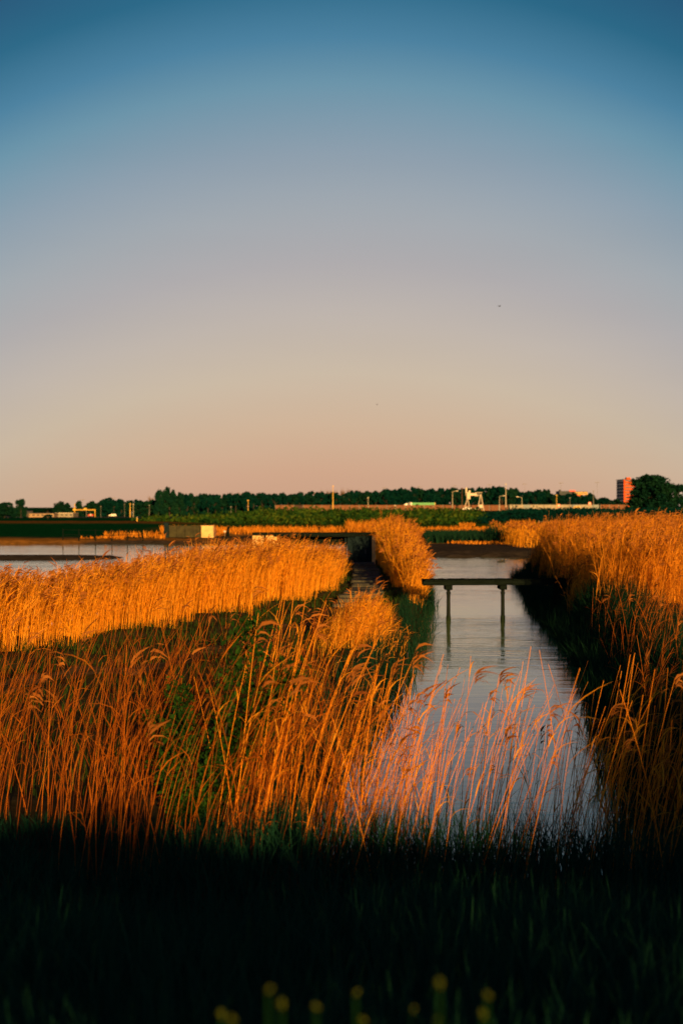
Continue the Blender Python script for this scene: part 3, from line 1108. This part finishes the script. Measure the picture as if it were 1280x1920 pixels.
for i in range(330):
    d = rng.uniform(262, 600)
    u = rng.uniform(430, 900) if i < 250 else rng.uniform(255, 520)
    x0 = X(u, d)
    s = rng.uniform(.5, 1.25) * (1 + d / 900)
    n = 42
    P = np.stack([x0 + rng.normal(0, s * .9, n), d + rng.normal(0, s, n), hz(x0, d) + np.abs(rng.normal(0, s * .55, n))], 1)
    rb.cards(P, rng.uniform(.35, .75, n) * (1 + d / 900), np.clip(rng.normal(rng.uniform(.2, .85), .15, n), 0, 1))
tag(link('scrub', rb.mesh('scrub', [SCRUB])), 'green scrub covering the gentle slope below the road fence', 'scrub', None, 'stuff')
rb = RB()
for i in range(420):
    u = rng.uniform(895, 1330)
    d = rng.uniform(268, 345)
    x0 = X(u, d)
    s = rng.uniform(.4, .9)
    n = 30
    P = np.stack([x0 + rng.normal(0, s, n), d + rng.normal(0, s, n), hz(x0, d) + np.abs(rng.normal(0, s * .5, n))], 1)
    rb.cards(P, rng.uniform(.25, .5, n), np.clip(rng.normal(.4, .2, n), 0, 1))
tag(link('bank_scrub', rb.mesh('bank_scrub', [TREE])), 'dark bluish green scrub covering the steep bank before the pale barrier', 'scrub', None, 'stuff')

# ------------------------------------------------------------------ trees
def crown_mesh(name, mat, n, blobs, low, size, seed):
    """unit tree: height 1, crown radius about .35; clumps of leaf faces round many limbs' ends"""
    r_ = np.random.default_rng(seed)
    rb_ = RB()
    for b in range(blobs):
        zc = low + (1 - low) * (.12 + .80 * r_.random() ** .8)
        wide = .30 * math.sqrt(max(.05, 1 - ((zc - low - (1 - low) * .38) / ((1 - low) * .66)) ** 2))
        a = r_.uniform(0, 6.283)
        rr_ = wide * math.sqrt(r_.random())
        c = np.array([rr_ * math.cos(a), rr_ * math.sin(a), min(zc, .93)])
        br_ = r_.uniform(.055, .115)
        m_ = n // blobs
        P = r_.normal(size=(m_, 3))
        P /= np.linalg.norm(P, axis=1)[:, None]
        P = c + P * br_ * (r_.random((m_, 1)) ** .35) * np.array([1, 1, .85])
        rb_.cards(P, size * r_.uniform(.6, 1.3, m_), np.clip(r_.normal(.3 + .5 * r_.random(), .15, m_), 0, 1))
    return rb_.mesh(name, [mat])


def trunk_mesh(seed, mat=BARK, top=.7):
    r_ = random.Random(seed)
    m = MB()
    m.bar((0, 0, -.06), (0, 0, .35), .030, .022, 7).bar((0, 0, .35), (.01, .01, top), .022, .010, 6)
    for i in range(6):
        a = r_.uniform(0, 6.28)
        z0 = r_.uniform(.22, .5)
        m.bar((0, 0, z0), (.22 * math.cos(a), .22 * math.sin(a), z0 + r_.uniform(.15, .3)), .012, .004, 5)
    return m.mesh('trunk', mat)


def dome_mesh(name, mat, n, blobs, size, seed, pointy=1.0):
    """unit crown that is leafy right down to the ground: clumps over an uneven dome"""
    r_ = np.random.default_rng(seed)
    rb_ = RB()
    for b in range(blobs):
        zc = .04 + .88 * r_.random() ** pointy
        wide = .36 * math.sqrt(max(.02, 1 - (max(0, zc - .28) / .72) ** 2))
        a = r_.uniform(0, 6.283)
        q = wide * r_.random() ** .4
        br_ = r_.uniform(.07, .13)
        c = np.array([q * math.cos(a), q * math.sin(a), min(zc, 1 - br_ * .8)])
        m_ = n // blobs
        P = r_.normal(size=(m_, 3))
        P /= np.linalg.norm(P, axis=1)[:, None]
        P = c + P * br_ * (r_.random((m_, 1)) ** .35)
        rb_.cards(P, size * r_.uniform(.6, 1.3, m_), np.clip(r_.normal(.2 + .6 * r_.random(), .12, m_), 0, 1))
    return rb_.mesh(name, [mat])


WOOD = [(dome_mesh('crown', TREE2 if k in (1, 4) else TREE, 1500, 30, .105, 100 + k, (.8, 1.0)[k % 2]), trunk_mesh(k)) for k in range(6)]
TALL = [(dome_mesh('crown', TREE2, 5200, 60, .06, 200 + k), trunk_mesh(20 + k)) for k in range(3)]


def bare_mesh(seed):
    r_ = np.random.default_rng(seed)
    rb_ = RB()
    n = 330
    a = r_.uniform(0, 6.283, n)
    z0 = r_.uniform(.30, .75, n)
    ln = r_.uniform(.12, .30, n)
    el = r_.uniform(.3, 1.3, n)
    tt = np.array([0, .5, 1.0])
    st = np.stack([.12 * np.cos(a) * r_.random(n), .12 * np.sin(a) * r_.random(n), z0], 1)
    dr = np.stack([np.cos(a) * np.cos(el), np.sin(a) * np.cos(el), np.sin(el)], 1) + r_.normal(0, .15, (n, 3))
    P = st[:, None] + dr[:, None] * (ln[:, None] * tt)[..., None]
    S = r_.normal(size=(n, 3))
    S /= np.linalg.norm(S, axis=1)[:, None]
    rb_.ribbon(P, S, np.broadcast_to(.022 * np.array([1, .8, .4]), (n, 3)), np.clip(r_.normal(.5, .3, n), 0, 1))
    return rb_.mesh('crown', [TWIG])


BARE = [(bare_mesh(300 + k), trunk_mesh(40 + k, BARK, .8)) for k in range(3)]


def tree(u, vtop, d, wpx, kind, label, group=None, base=None, name='tree'):
    crown, trunk = kind
    x_ = X(u, d)
    z_ = hz(x_, d) if base is None else base
    h_ = max(2.0, Z(vtop, d) - z_)
    wd = wpx / FPX * d / .74
    t = thing(name, (x_, d, z_), label, 'tree', group, rng.uniform(0, 6.28))
    t.scale = (wd, wd, h_)
    link('trunk', trunk, t)
    link('crown', crown, t)
    return t


prof_u = [160, 175, 200, 250, 275, 345, 360, 420, 460, 520, 590, 640, 690, 740, 790, 850, 930, 975, 1040, 1060, 1100, 1125, 1160]
prof_v = [946, 942, 937, 941, 937, 931, 929, 929, 925, 927, 925, 924, 921, 918, 916, 918, 915, 920, 922, 930, 929, 936, 940]
u = 165.0
i = 0
while u < 1165:
    for row, d in ((0, 768), (1, 800)):
        uu = u + rng.uniform(-3, 3) + row * 6
        vt = np.interp(uu, prof_u, prof_v) + rng.normal(0, 2.6) + row * 0.5
        tree(uu, vt, d + rng.uniform(-6, 6), rng.uniform(20, 30), WOOD[int(rng.integers(6))], 'dark leafy tree among many alike in the long wood behind the road', 'trees of the long wood behind the road')
    u += 12.5
for uu, vt in ((592, 921), (603, 918), (616, 917), (629, 918), (642, 915), (655, 915), (668, 917), (676, 920), (432, 922), (450, 921), (470, 922), (352, 925), (372, 926), (420, 926), (205, 936), (283, 929)):
    tree(uu, vt, 825, 17, BARE[int(rng.integers(3))], 'bare brown twiggy tree top rising behind the dark wood', 'bare trees rising behind the wood', name='bare_tree')
tree(297, 917, 745, 17, TALL[0], 'slim tall tree, smaller of the pair standing over the wood')
tree(318, 913, 748, 34, TALL[1], 'tallest broad tree standing over the wood beside a slim one')
tree(338, 922, 752, 18, TALL[2], 'pointed tree on the flank of the tallest tree')
tree(1221, 889, 330, 84, (dome_mesh('crown', TREE2, 9500, 130, .048, 271), trunk_mesh(29)), 'great round dark tree beside the brick tower')
tree(1268, 907, 335, 44, TALL[2], 'dark tree at the picture edge next to the great round tree')
tree(1192, 926, 338, 22, TALL[0], 'small dark tree leaning out below the brick tower')
tree(8, 941, 700, 36, TALL[0], 'broad dark tree behind the pale sheds at the frame edge')
tree(39, 935, 690, 24, TALL[2], 'upright olive tree beside the cream shed')
tree(119, 940, 760, 36, TALL[1], 'domed dark tree behind the low sheds')
tree(147, 938, 770, 14, TALL[0], 'narrow pointed tree next to the domed one')
tree(90, 952, 780, 40, WOOD[1], 'low dark tree between the sheds and the domed tree')
tree(90, 965, 640, 17, WOOD[2], 'small round dark bush in front of the cream shed', name='bush')
tree(1137, 933, 760, 22, WOOD[3], 'dark tree at the thin end of the wood before the tower')

# ------------------------------------------------------------------ fence, barrier
def panel_fence(u0, u1, d, hgt, pw, mats, label, name, top=None):
    x0, x1 = X(u0, d), X(u1, d)
    n = max(1, round((x1 - x0) / pw))
    f = thing(name, (x0, d, hz(x0, d)), label, 'fence')
    w_ = (x1 - x0) / n
    pms = [MB().box((0, 0, hgt / 2), (w_ * .94, .12, hgt)).mesh('panel', m) for m in mats]
    po = MB().box((0, 0, hgt / 2 - .4), (.22, .22, hgt + 1.0)).mesh('post', GREYP)
    for i in range(n + 1):
        z_ = hz(x0 + i * w_, d) - f.location.z
        o = link('post', po, f)
        o.location = (i * w_, 0, z_)
        if i < n:
            o = link('panel', pms[0] if (rng.random() < .78 or len(pms) == 1) else pms[int(rng.integers(1, len(pms)))], f)
            o.location = ((i + .5) * w_, -.04, hz(x0 + (i + .5) * w_, d) - f.location.z)
    return f


panel_fence(516, 952, 690, 2.7, 4.6, [FENCEW, FENCEW, FENCED], 'long red brown board fence along the road below the wood', 'board_fence')
panel_fence(955, 1122, 688, 2.9, 3.4, [PALEP, BLUEP, BLUEP], 'pale panelled noise barrier continuing the board fence', 'noise_barrier')
panel_fence(1125, 1176, 640, 3.0, 4.4, [FENCEW], 'short brown board fence below the brick tower', 'board_fence')

# ------------------------------------------------------------------ lamp posts
def lamp(u, vtop, d, label, arm=0, r=.16, mat=GALV, group=None, vbase=None):
    x_ = X(u, d)
    z_ = hz(x_, d)
    h_ = Z(vtop, d) - z_
    t = thing('street_lamp', (x_, d, z_), label, 'street lamp', group)
    MB().bar((0, 0, -.3), (0, 0, h_ * .45), r, r * .85, 8).bar((0, 0, h_ * .45), (0, 0, h_), r * .8, r * .5, 8).build('pole', mat, t)
    if arm:
        MB().bar((0, 0, h_), (arm * 1.5, 0, h_ + .35), r * .45).build('arm', mat, t)
        MB().box((arm * 2.1, 0, h_ + .38), (1.4, .45, .3), bev=.1, taper=.8).build('lamp_head', mat, t)
    else:
        MB().box((0, 0, h_ + .15), (.9, .45, .3), bev=.1, taper=.8).build('lamp_head', mat, t)
    return t


GL = 'lamp posts of the motorway behind the wood'
LAMPS = ['over the narrow pointed tree', 'over the white car by the dike', 'next to the short lamp before the fence', 'above the lorry trailer', 'above the curved arm lamp', 'above the gap between gantry and mast', 'past the tall mast', 'over the flat roofed building', 'nearest the brick tower']
for q_, (u_, v_) in enumerate(((155, 937), (213, 934), (720, 915), (786, 913), (852, 911), (917, 909), (983, 908), (1051, 906), (1119, 905))):
    d = 900
    x_ = X(u_, d)
    z_ = hz(x_, d)
    h_ = Z(v_, d) - z_
    t = thing('street_lamp', (x_, d, z_), 'distant double lamp head on a thin pole, ' + LAMPS[q_], 'street lamp', GL)
    MB().bar((0, 0, -.3), (0, 0, h_), .10, .05, 6).build('pole', GREYP, t)
    MB().box((-.75, 0, h_ + .1), (1.5, .5, .22), bev=.1).build('lamp_head', GREYP, t)
    MB().box((.75, 0, h_ + .1), (1.5, .5, .22), bev=.1).build('lamp_head', GREYP, t)
lamp(624, 912, 684, 'tall pale mast lit by the sun before the bare trees', 0, .26, YELLOWP)
lamp(948, 908, 680, 'tall pale mast with thick base where fence meets barrier', 0, .24, GALV)
lamp(690, 934, 682, 'slim grey lamp post standing before the long board fence', 0, .15, GALV)
lamp(848, 922, 676, 'curved arm lamp post next to the white gantry', 1, .17, GALV)
lamp(866, 916, 674, 'straight brown pole close against the white gantry', 0, .13, FENCEW)
lamp(936, 931, 676, 'short lamp post with arm beside the tall mast', 1, .15, GALV)
lamp(978, 933, 678, 'short lamp post whose arm points back to the tall mast', -1, .15, GALV)
lamp(465, 939, 600, 'pale lamp post on the grass before the wood', 0, .15, YELLOWP)
lamp(433, 951, 640, 'short dull pole beside the pale lamp post', 0, .12, GREYP)
lamp(280, 948, 700, 'grey lamp post before the wood below the tallest tree', 0, .15, GREYP)
lamp(189, 950, 740, 'thin grey lamp post between the yellow portal and white car', 0, .10, GREYP)
lamp(233.5, 946, 760, 'thin pole standing behind the blue lorry', 0, .11, GREYP)
lamp(244, 945, 735, 'thick sunlit yellow pole beside the blue lorry', 0, .28, YELLOWP)
lamp(250, 946, 735, 'thinner pale pole paired with the thick yellow one', 0, .15, GALV)
lamp(1043, 929, 670, 'sunlit pole between the noise barrier and the flat roofed building', 0, .17, YELLOWP)
lamp(1068, 934, 670, 'grey pole before the dark end of the flat roofed building', 0, .13, GREYP)
lamp(1112, 921, 660, 'tall grey pole beyond the sunlit storey of the flat roofed building', 0, .2, GREYP)
lamp(740, 948, 684, 'short lamp post just ahead of the white lorry cab', 0, .12, GALV)
lamp(589, 949, 690, 'short grey post before the wood between fence panels', 0, .12, GREYP)

# ------------------------------------------------------------------ lorry
def wheel(t, x_, y_, z_, r):
    o = MB().bar((x_, y_, z_), (x_, y_ + .3, z_), r, r, 14).build('wheel', RUBBER, t)
    MB().bar((x_, y_ - .02, z_), (x_, y_ + .05, z_), r * .5, r * .5, 10).build('rim', GALV, o)
    return o


tx, ty = X(785, 733), 733
tz = max(hz(tx, 722), hz(tx, 746)) + .06
tr = thing('lorry', (tx, ty, tz), 'lorry with white cab and long green trailer passing behind the board fence', 'lorry')
cab = MB()
prof = [(-8.2, .6), (-8.2, 1.6), (-8.05, 2.0), (-7.5, 3.0), (-6.1, 3.65), (-6.0, 3.65), (-6.0, .6)]
n = len(prof)
cab.add([(a, -1.2, b) for a, b in prof] + [(a, 1.2, b) for a, b in prof], [tuple(range(n)), tuple(range(2 * n - 1, n - 1, -1))] + [(i, n + i, n + (i + 1) % n, (i + 1) % n) for i in range(n)])
cb = cab.build('cab', CABW, tr)
MB().box((-7.1, -1.215, 2.35), (.85, .03, .75)).build('side_window', GLASS, cb)
MB().box((-7.86, 0, 2.5), (.05, 2.1, .85), (0, .5, 0)).build('windscreen', GLASS, cb)
MB().box((-5.0, 0, 2.35), (1.0, 2.3, 3.3), bev=.05).build('bulkhead', DARKP, tr)
MB().box((2.0, 0, 2.55), (12.5, 2.5, 2.75), bev=.05).build('trailer_body', TRAILER, tr)
MB().box((-4.0, -.01, 2.57), (.55, 2.56, 2.8), bev=.03).build('trailer_frame', CABW, tr)
MB().box((8.22, -.01, 2.57), (.30, 2.56, 2.8), bev=.03).build('trailer_frame', YELLOWP, tr)
MB().box((1, 0, .95), (14.0, 2.0, .3)).build('chassis', STEEL, tr)
for x_ in (-7.2, -4.6, 3.6, 4.9, 6.2):
    wheel(tr, x_, -1.25, .5, .5)
    wheel(tr, x_, .95, .5, .5)


def car(u, d, label, mat, ln=4.3, van=False, rz=0, zoff=0.0):
    x_ = X(u, d)
    t = thing('van' if van else 'car', (x_, d, hz(x_, d) + zoff), label, 'van' if van else 'car', None, rz)
    a = ln / 2
    if van:
        pr = [(-a, .3), (-a, 1.0), (-a * .72, 1.15), (-a * .42, 2.0), (a * .97, 2.05), (a, .3)]
    else:
        pr = [(-a, .3), (-a, .85), (-a * .45, 1.0), (-a * .15, 1.5), (a * .55, 1.5), (a * .88, 1.02), (a, .95), (a, .3)]
    n_ = len(pr)
    b = MB().add([(p, -.85, q) for p, q in pr] + [(p, .85, q) for p, q in pr], [tuple(range(n_)), tuple(range(2 * n_ - 1, n_ - 1, -1))] + [(i, n_ + i, n_ + (i + 1) % n_, (i + 1) % n_) for i in range(n_)]).build('body', mat, t)
    for s in (-1, 1):
        MB().box((a * .18 if not van else -a * .25, s * .86, 1.25 if not van else 1.6), (ln * .28, .03, .36)).build('side_window', GLASS, b)
        for q in (-.62, .62):
            wheel(t, a * q, -.88 if s < 0 else .60, .33, .33)
    return t


car(875, 668, 'white car parked on the grass below the white gantry', CABW, 4.0, zoff=.35)
car(896, 668, 'dark blue car near the gantry leg beside the white car', DARKP, 4.3, zoff=.5)
car(211.5, 748, 'white car driving behind the green dike crest', CABW, 3.8, zoff=.3)
car(169, 760, 'red car under the yellow portal', RED, 3.6, zoff=.2)
car(1079, 672, 'yellow van in front of the pale noise barrier', YELLOWP, 3.8, True, zoff=.3)
bl = thing('flatbed_lorry', (X(229, 770), 770, hz(X(229, 770), 770)), 'long low blue lorry behind the green dike crest', 'lorry')
MB().box((0, 0, 1.65), (8.4, 2.4, 1.2), bev=.1).build('load_bed', BLUE, bl)
MB().box((5.0, 0, 1.6), (1.6, 2.3, 2.2), bev=.2).build('cab', BLUE, bl)
for x_ in (-3, -1.8, 4.9):
    wheel(bl, x_, -1.2, .5, .5)
rs = thing('white_box_sign', (X(901, 664), 664, hz(X(901, 664), 664)), 'white box sign on a yellow stand at the foot of the gantry', 'sign')
MB().bar((-.5, 0, 0), (-.5, 0, 1.6), .12).bar((.5, 0, 0), (.5, 0, 1.6), .12).build('stand', YELLOWP, rs)
MB().box((0, 0, 2.2), (1.6, .4, 1.5), bev=.1).build('panel', WHITE, rs)


def round_sign(u, v, d, label, r=.8):
    x_ = X(u, d)
    z_ = hz(x_, d)
    h_ = Z(v, d) - z_
    t = thing('road_sign', (x_, d, z_), label, 'road sign')
    MB().bar((0, 0, -.2), (0, 0, h_), .07).build('pole', GREYP, t)
    MB().bar((0, -.10, h_), (0, -.16, h_), r, r, 18).build('border', RED, t)
    MB().bar((0, -.161, h_), (0, -.19, h_), r * .68, r * .68, 18).build('plate', WHITE, t)


round_sign(1105, 944, 655, 'round white road sign with red border at the end of the barrier', .75)
round_sign(1047, 948, 655, 'round red bordered road sign beside the sunlit pole', .85)

# ------------------------------------------------------------------ gantries
gd = 672
gxx = X(887, gd)
g = thing('gantry_crane', (gxx, gd, hz(gxx, gd)), 'white A-frame gantry with a tall cabin box at one end', 'gantry')
gz = g.location.z


def gp(u, v):
    return (X(u, gd) - gxx, 0, Z(v, gd) - gz)


for (ua, va, ub, vb_) in ((876, 934, 868.5, 960), (876, 934, 881.5, 960), (901, 926, 894, 960), (901, 926, 907, 960)):
    MB().bar(gp(ub, vb_), gp(ua, va), .24, .20, 6).build('leg', WHITE, g)
a, b = gp(870, 928), gp(904, 924)
MB().box((gp(883, 0)[0], .15, gp(0, 927)[2]), (X(892, gd) - X(871, gd), 1.2, 1.15), bev=.1).build('beam', WHITE, g)
MB().bar(gp(890, 923.5), gp(904, 923.5), .14).bar(gp(890, 930), gp(901, 929), .14).bar(gp(892, 923.5), gp(895, 930), .1).bar(gp(898, 923.5), gp(895, 930), .1).build('lattice', WHITE, g)
MB().box((gp(898, 0)[0], .5, gp(0, 926.8)[2]), (1.7, .8, 1.0)).build('trolley', STEEL, g)
MB().box((gp(877.5, 0)[0], -.9, gp(0, 929.5)[2]), (1.7, 1.4, 3.3), bev=.1).build('cabin', WHITE, g)
MB().box((gp(873.6, 0)[0], -.3, gp(0, 919.5)[2]), (.75, .7, 2.6), bev=.05).build('mast', WHITE, g)
MB().box((gp(879.5, 0)[0], -.3, gp(0, 921.5)[2]), (1.0, 1.0, 1.0), bev=.1).build('winch_box', WHITE, g)

pd_ = 745
pxx = X(159, pd_)
p = thing('portal_gantry', (pxx, pd_, hz(pxx, pd_)), 'yellow steel portal over the low road beside the sheds', 'gantry')
pz = p.location.z


def pp(u, v, yo=0):
    return (X(u, pd_) - pxx, yo, Z(v, pd_) - pz)


MB().bar((pp(178, 0)[0], 0, 0), pp(178, 955.5), .22).build('leg', YELLOWP, p)
MB().bar((pp(162, 0)[0], 0, 0), pp(162, 956), .14).build('leg', GREYP, p)
MB().bar((pp(140, 0)[0], 0, 0), pp(140, 944), .2).build('leg', YELLOWP, p)
MB().bar(pp(139, 956), pp(179, 956), .26).build('beam', YELLOWP, p)
MB().ball(pp(139.5, 955.5, -.2), (.95, .6, .75), 8, 6).build('beacon_box', YELLOWP, p)
MB().box(pp(160, 954, -.1), (1.6, .6, .7), bev=.1).build('signal_box', YELLOWP, p)
MB().box(pp(170, 965, -.1), (.9, .4, .9), bev=.1).build('sign_plate', WHITE, p)

# ------------------------------------------------------------------ buildings
def shed(u0, u1, vtop, d, label, mat, depth=14, roof=SLATE, windows=4, gable=.0):
    x0, x1 = X(u0, d), X(u1, d)
    cx = (x0 + x1) / 2
    z_ = hz(cx, d)
    w_, h_ = x1 - x0, Z(vtop, d) - z_
    t = thing('shed', (cx, d, z_), label, 'shed')
    b = MB().box((0, depth / 2, h_ / 2 - .3), (w_, depth, h_ + .6)).build('wall', mat, t)
    MB().box((0, depth / 2, h_ + .13), (w_ + .5, depth + .5, .25)).build('roof', roof, t)
    for i in range(windows):
        xx_ = -w_ / 2 + w_ * (i + .5) / windows
        f = MB().box((xx_, -.05, h_ * .6), (w_ / windows * .55, .1, h_ * .3)).build('window', GREYP, b)
        MB().box((xx_, -.11, h_ * .6), (w_ / windows * .48, .03, h_ * .24)).build('pane', GLASS, f)
    MB().box((w_ * .42, -.04, h_ * .28), (w_ * .09, .08, h_ * .56)).build('door', GREYP, b)
    return t


shed(36, 50, 958, 720, 'grey white block of a shed beside the upright olive tree', PALEP, windows=2)
shed(50, 101, 963, 725, 'long low cream shed catching the sun behind the dike', BUILDW, windows=6)
shed(104, 137, 962.5, 735, 'pale low shed with white roof edge beside the yellow portal', PALEP, roof=WHITE, windows=4)
shed(-4, 19, 966, 715, 'low dull shed at the frame edge under the broad tree', BUILDW, windows=3)

td = 1100
x0, x1 = X(1169, td), X(1190, td)
z_ = hz((x0 + x1) / 2, td)
h_ = Z(899, td) - z_
tw = thing('brick_tower', ((x0 + x1) / 2, td, z_), 'orange red brick tower block with a shaded grey flank', 'tower')
w_ = x1 - x0
MB().box((0, 15, h_ / 2), (w_ - .3, 29.6, h_ - .4)).build('flank_wall', BRICKD, tw)  # unlit side of the brick tower, its shade painted as dark grey
MB().box((0, .05, h_ / 2), (w_, .5, h_)).build('wall', BRICK, tw)
MB().box((0, 15, h_ + .1), (w_ + .4, 30.4, .4)).build('roof', SLATE, tw)
MB().box((.6, 9, h_ + 1.0), (3, 6, 1.6)).build('lift_house', BRICK, tw)
fl = 9
for i in range(fl):
    zc = h_ * (i + .62) / fl
    f = MB().box((0, -.27, zc), (w_ * .80, .14, h_ / fl * .42)).build('window', BRICKD, tw)
    for k in range(3):
        MB().box((-w_ * .26 + k * w_ * .26, -.35, zc), (w_ * .21, .04, h_ / fl * .34)).build('pane', GLASS, f)
    MB().box((0, -.42, zc - h_ / fl * .42), (w_ * .86, .5, h_ / fl * .32)).build('balcony', BRICK, tw)
    for k in range(4):
        MB().box((-w_ / 2 + .12, 4 + k * 7.2, zc), (.14, 2.4, h_ / fl * .42)).build('window', GLASS, tw)

fd = 960
fx = X(1080, fd)
fz_ = hz(fx, fd)
fb = thing('flat_roofed_building', (fx, fd, fz_), 'flat roofed building with sunlit upper storey and red sign over the trees', 'building')


def fbox(name, u0, u1, v0, v1, yo, depth, mat, par=None):
    xa, xb = X(u0, fd) - fx, X(u1, fd) - fx
    za, zb_ = Z(v1, fd) - fz_, Z(v0, fd) - fz_
    return MB().box(((xa + xb) / 2, yo + depth / 2, (za + zb_) / 2), (xb - xa, depth, zb_ - za)).build(name, mat, par or fb)


fbox('wall', 1050, 1076, 920.5, 951, 4, 16, BRICKD)
fbox('stair_head', 1050.5, 1053.5, 918, 920.4, 5, 3, BRICKD)
fbox('roof_sign', 1068, 1080, 919, 921.6, 3, .8, RED)
fbox('upper_storey', 1076.2, 1101, 922.5, 927.5, 0, 14, YELLOWP)
fbox('roof', 1075.5, 1101.6, 921.6, 922.4, -.4, 15, SLATE)
lw_ = fbox('lower_wall', 1076.2, 1092, 927.7, 951, .6, 13, BRICK)
for k in range(3):
    fbox('window', 1078 + k * 4.6, 1081 + k * 4.6, 929, 933, .3, .25, GLASS, fb)
for k in range(6):
    fbox('window', 1077.5 + k * 3.9, 1080 + k * 3.9, 923.8, 926.4, -.12, .10, GLASS, fb)
tree(1105, 924, 940, 22, WOOD[4], 'tree against the sunlit end of the flat roofed building')

# ------------------------------------------------------------------ birds
def bird(u, v, d, label, s=.5):
    t = thing('bird', (X(u, d), d, Z(v, d)), label, 'bird')
    m = MB().ball((0, 0, 0), (.22 * s, .09 * s, .08 * s), 8, 6)
    m.ball((.24 * s, 0, .04 * s), (.07 * s, .055 * s, .055 * s), 7, 5)
    m.add([(-.2 * s, 0, 0), (-.42 * s, .07 * s, .01), (-.42 * s, -.07 * s, .01)], [(0, 1, 2)])
    m.build('body', FEATH, t)
    for q in (-1, 1):
        MB().add([(.1 * s, q * .06 * s, .03 * s), (-.1 * s, q * .06 * s, .03 * s), (.06 * s, q * .42 * s, .20 * s), (-.08 * s, q * .40 * s, .19 * s), (-.05 * s, q * .78 * s, .12 * s)],
                 [(0, 2, 3, 1), (2, 4, 3)]).build('wing', FEATH, t)
    t.rotation_euler = (0, 0, .6)
    return t


bird(935.5, 574, 120, 'small dark bird flying high over the far shore', .42)
bird(706.5, 758.5, 210, 'faint tiny bird flying low above the wood', .42)
for k, (u_, v_) in enumerate(((935.5, 1053), (942.5, 1052))):
    d = 4.0 * FPX / (v_ + 1 - 950)
    t = thing('duck', (X(u_, d), d, .0), ('dark duck swimming at the edge of the mud, head low', 'second dark duck swimming just behind the low headed one')[k], 'duck')
    m = MB().ball((0, 0, .05), (.20, .10, .09), 8, 6).ball((.17, 0, .15 + .06 * k), (.06, .045, .05), 7, 5).bar((.14, 0, .06), (.17, 0, .15 + .06 * k), .035, .03)
    m.build('body', FEATH, t)
    MB().bar((.22, 0, .15 + .06 * k), (.28, 0, .14 + .06 * k), .015, .008, 5).build('bill', YELLOWP, t)
    t.scale = (.8, .8, .8)
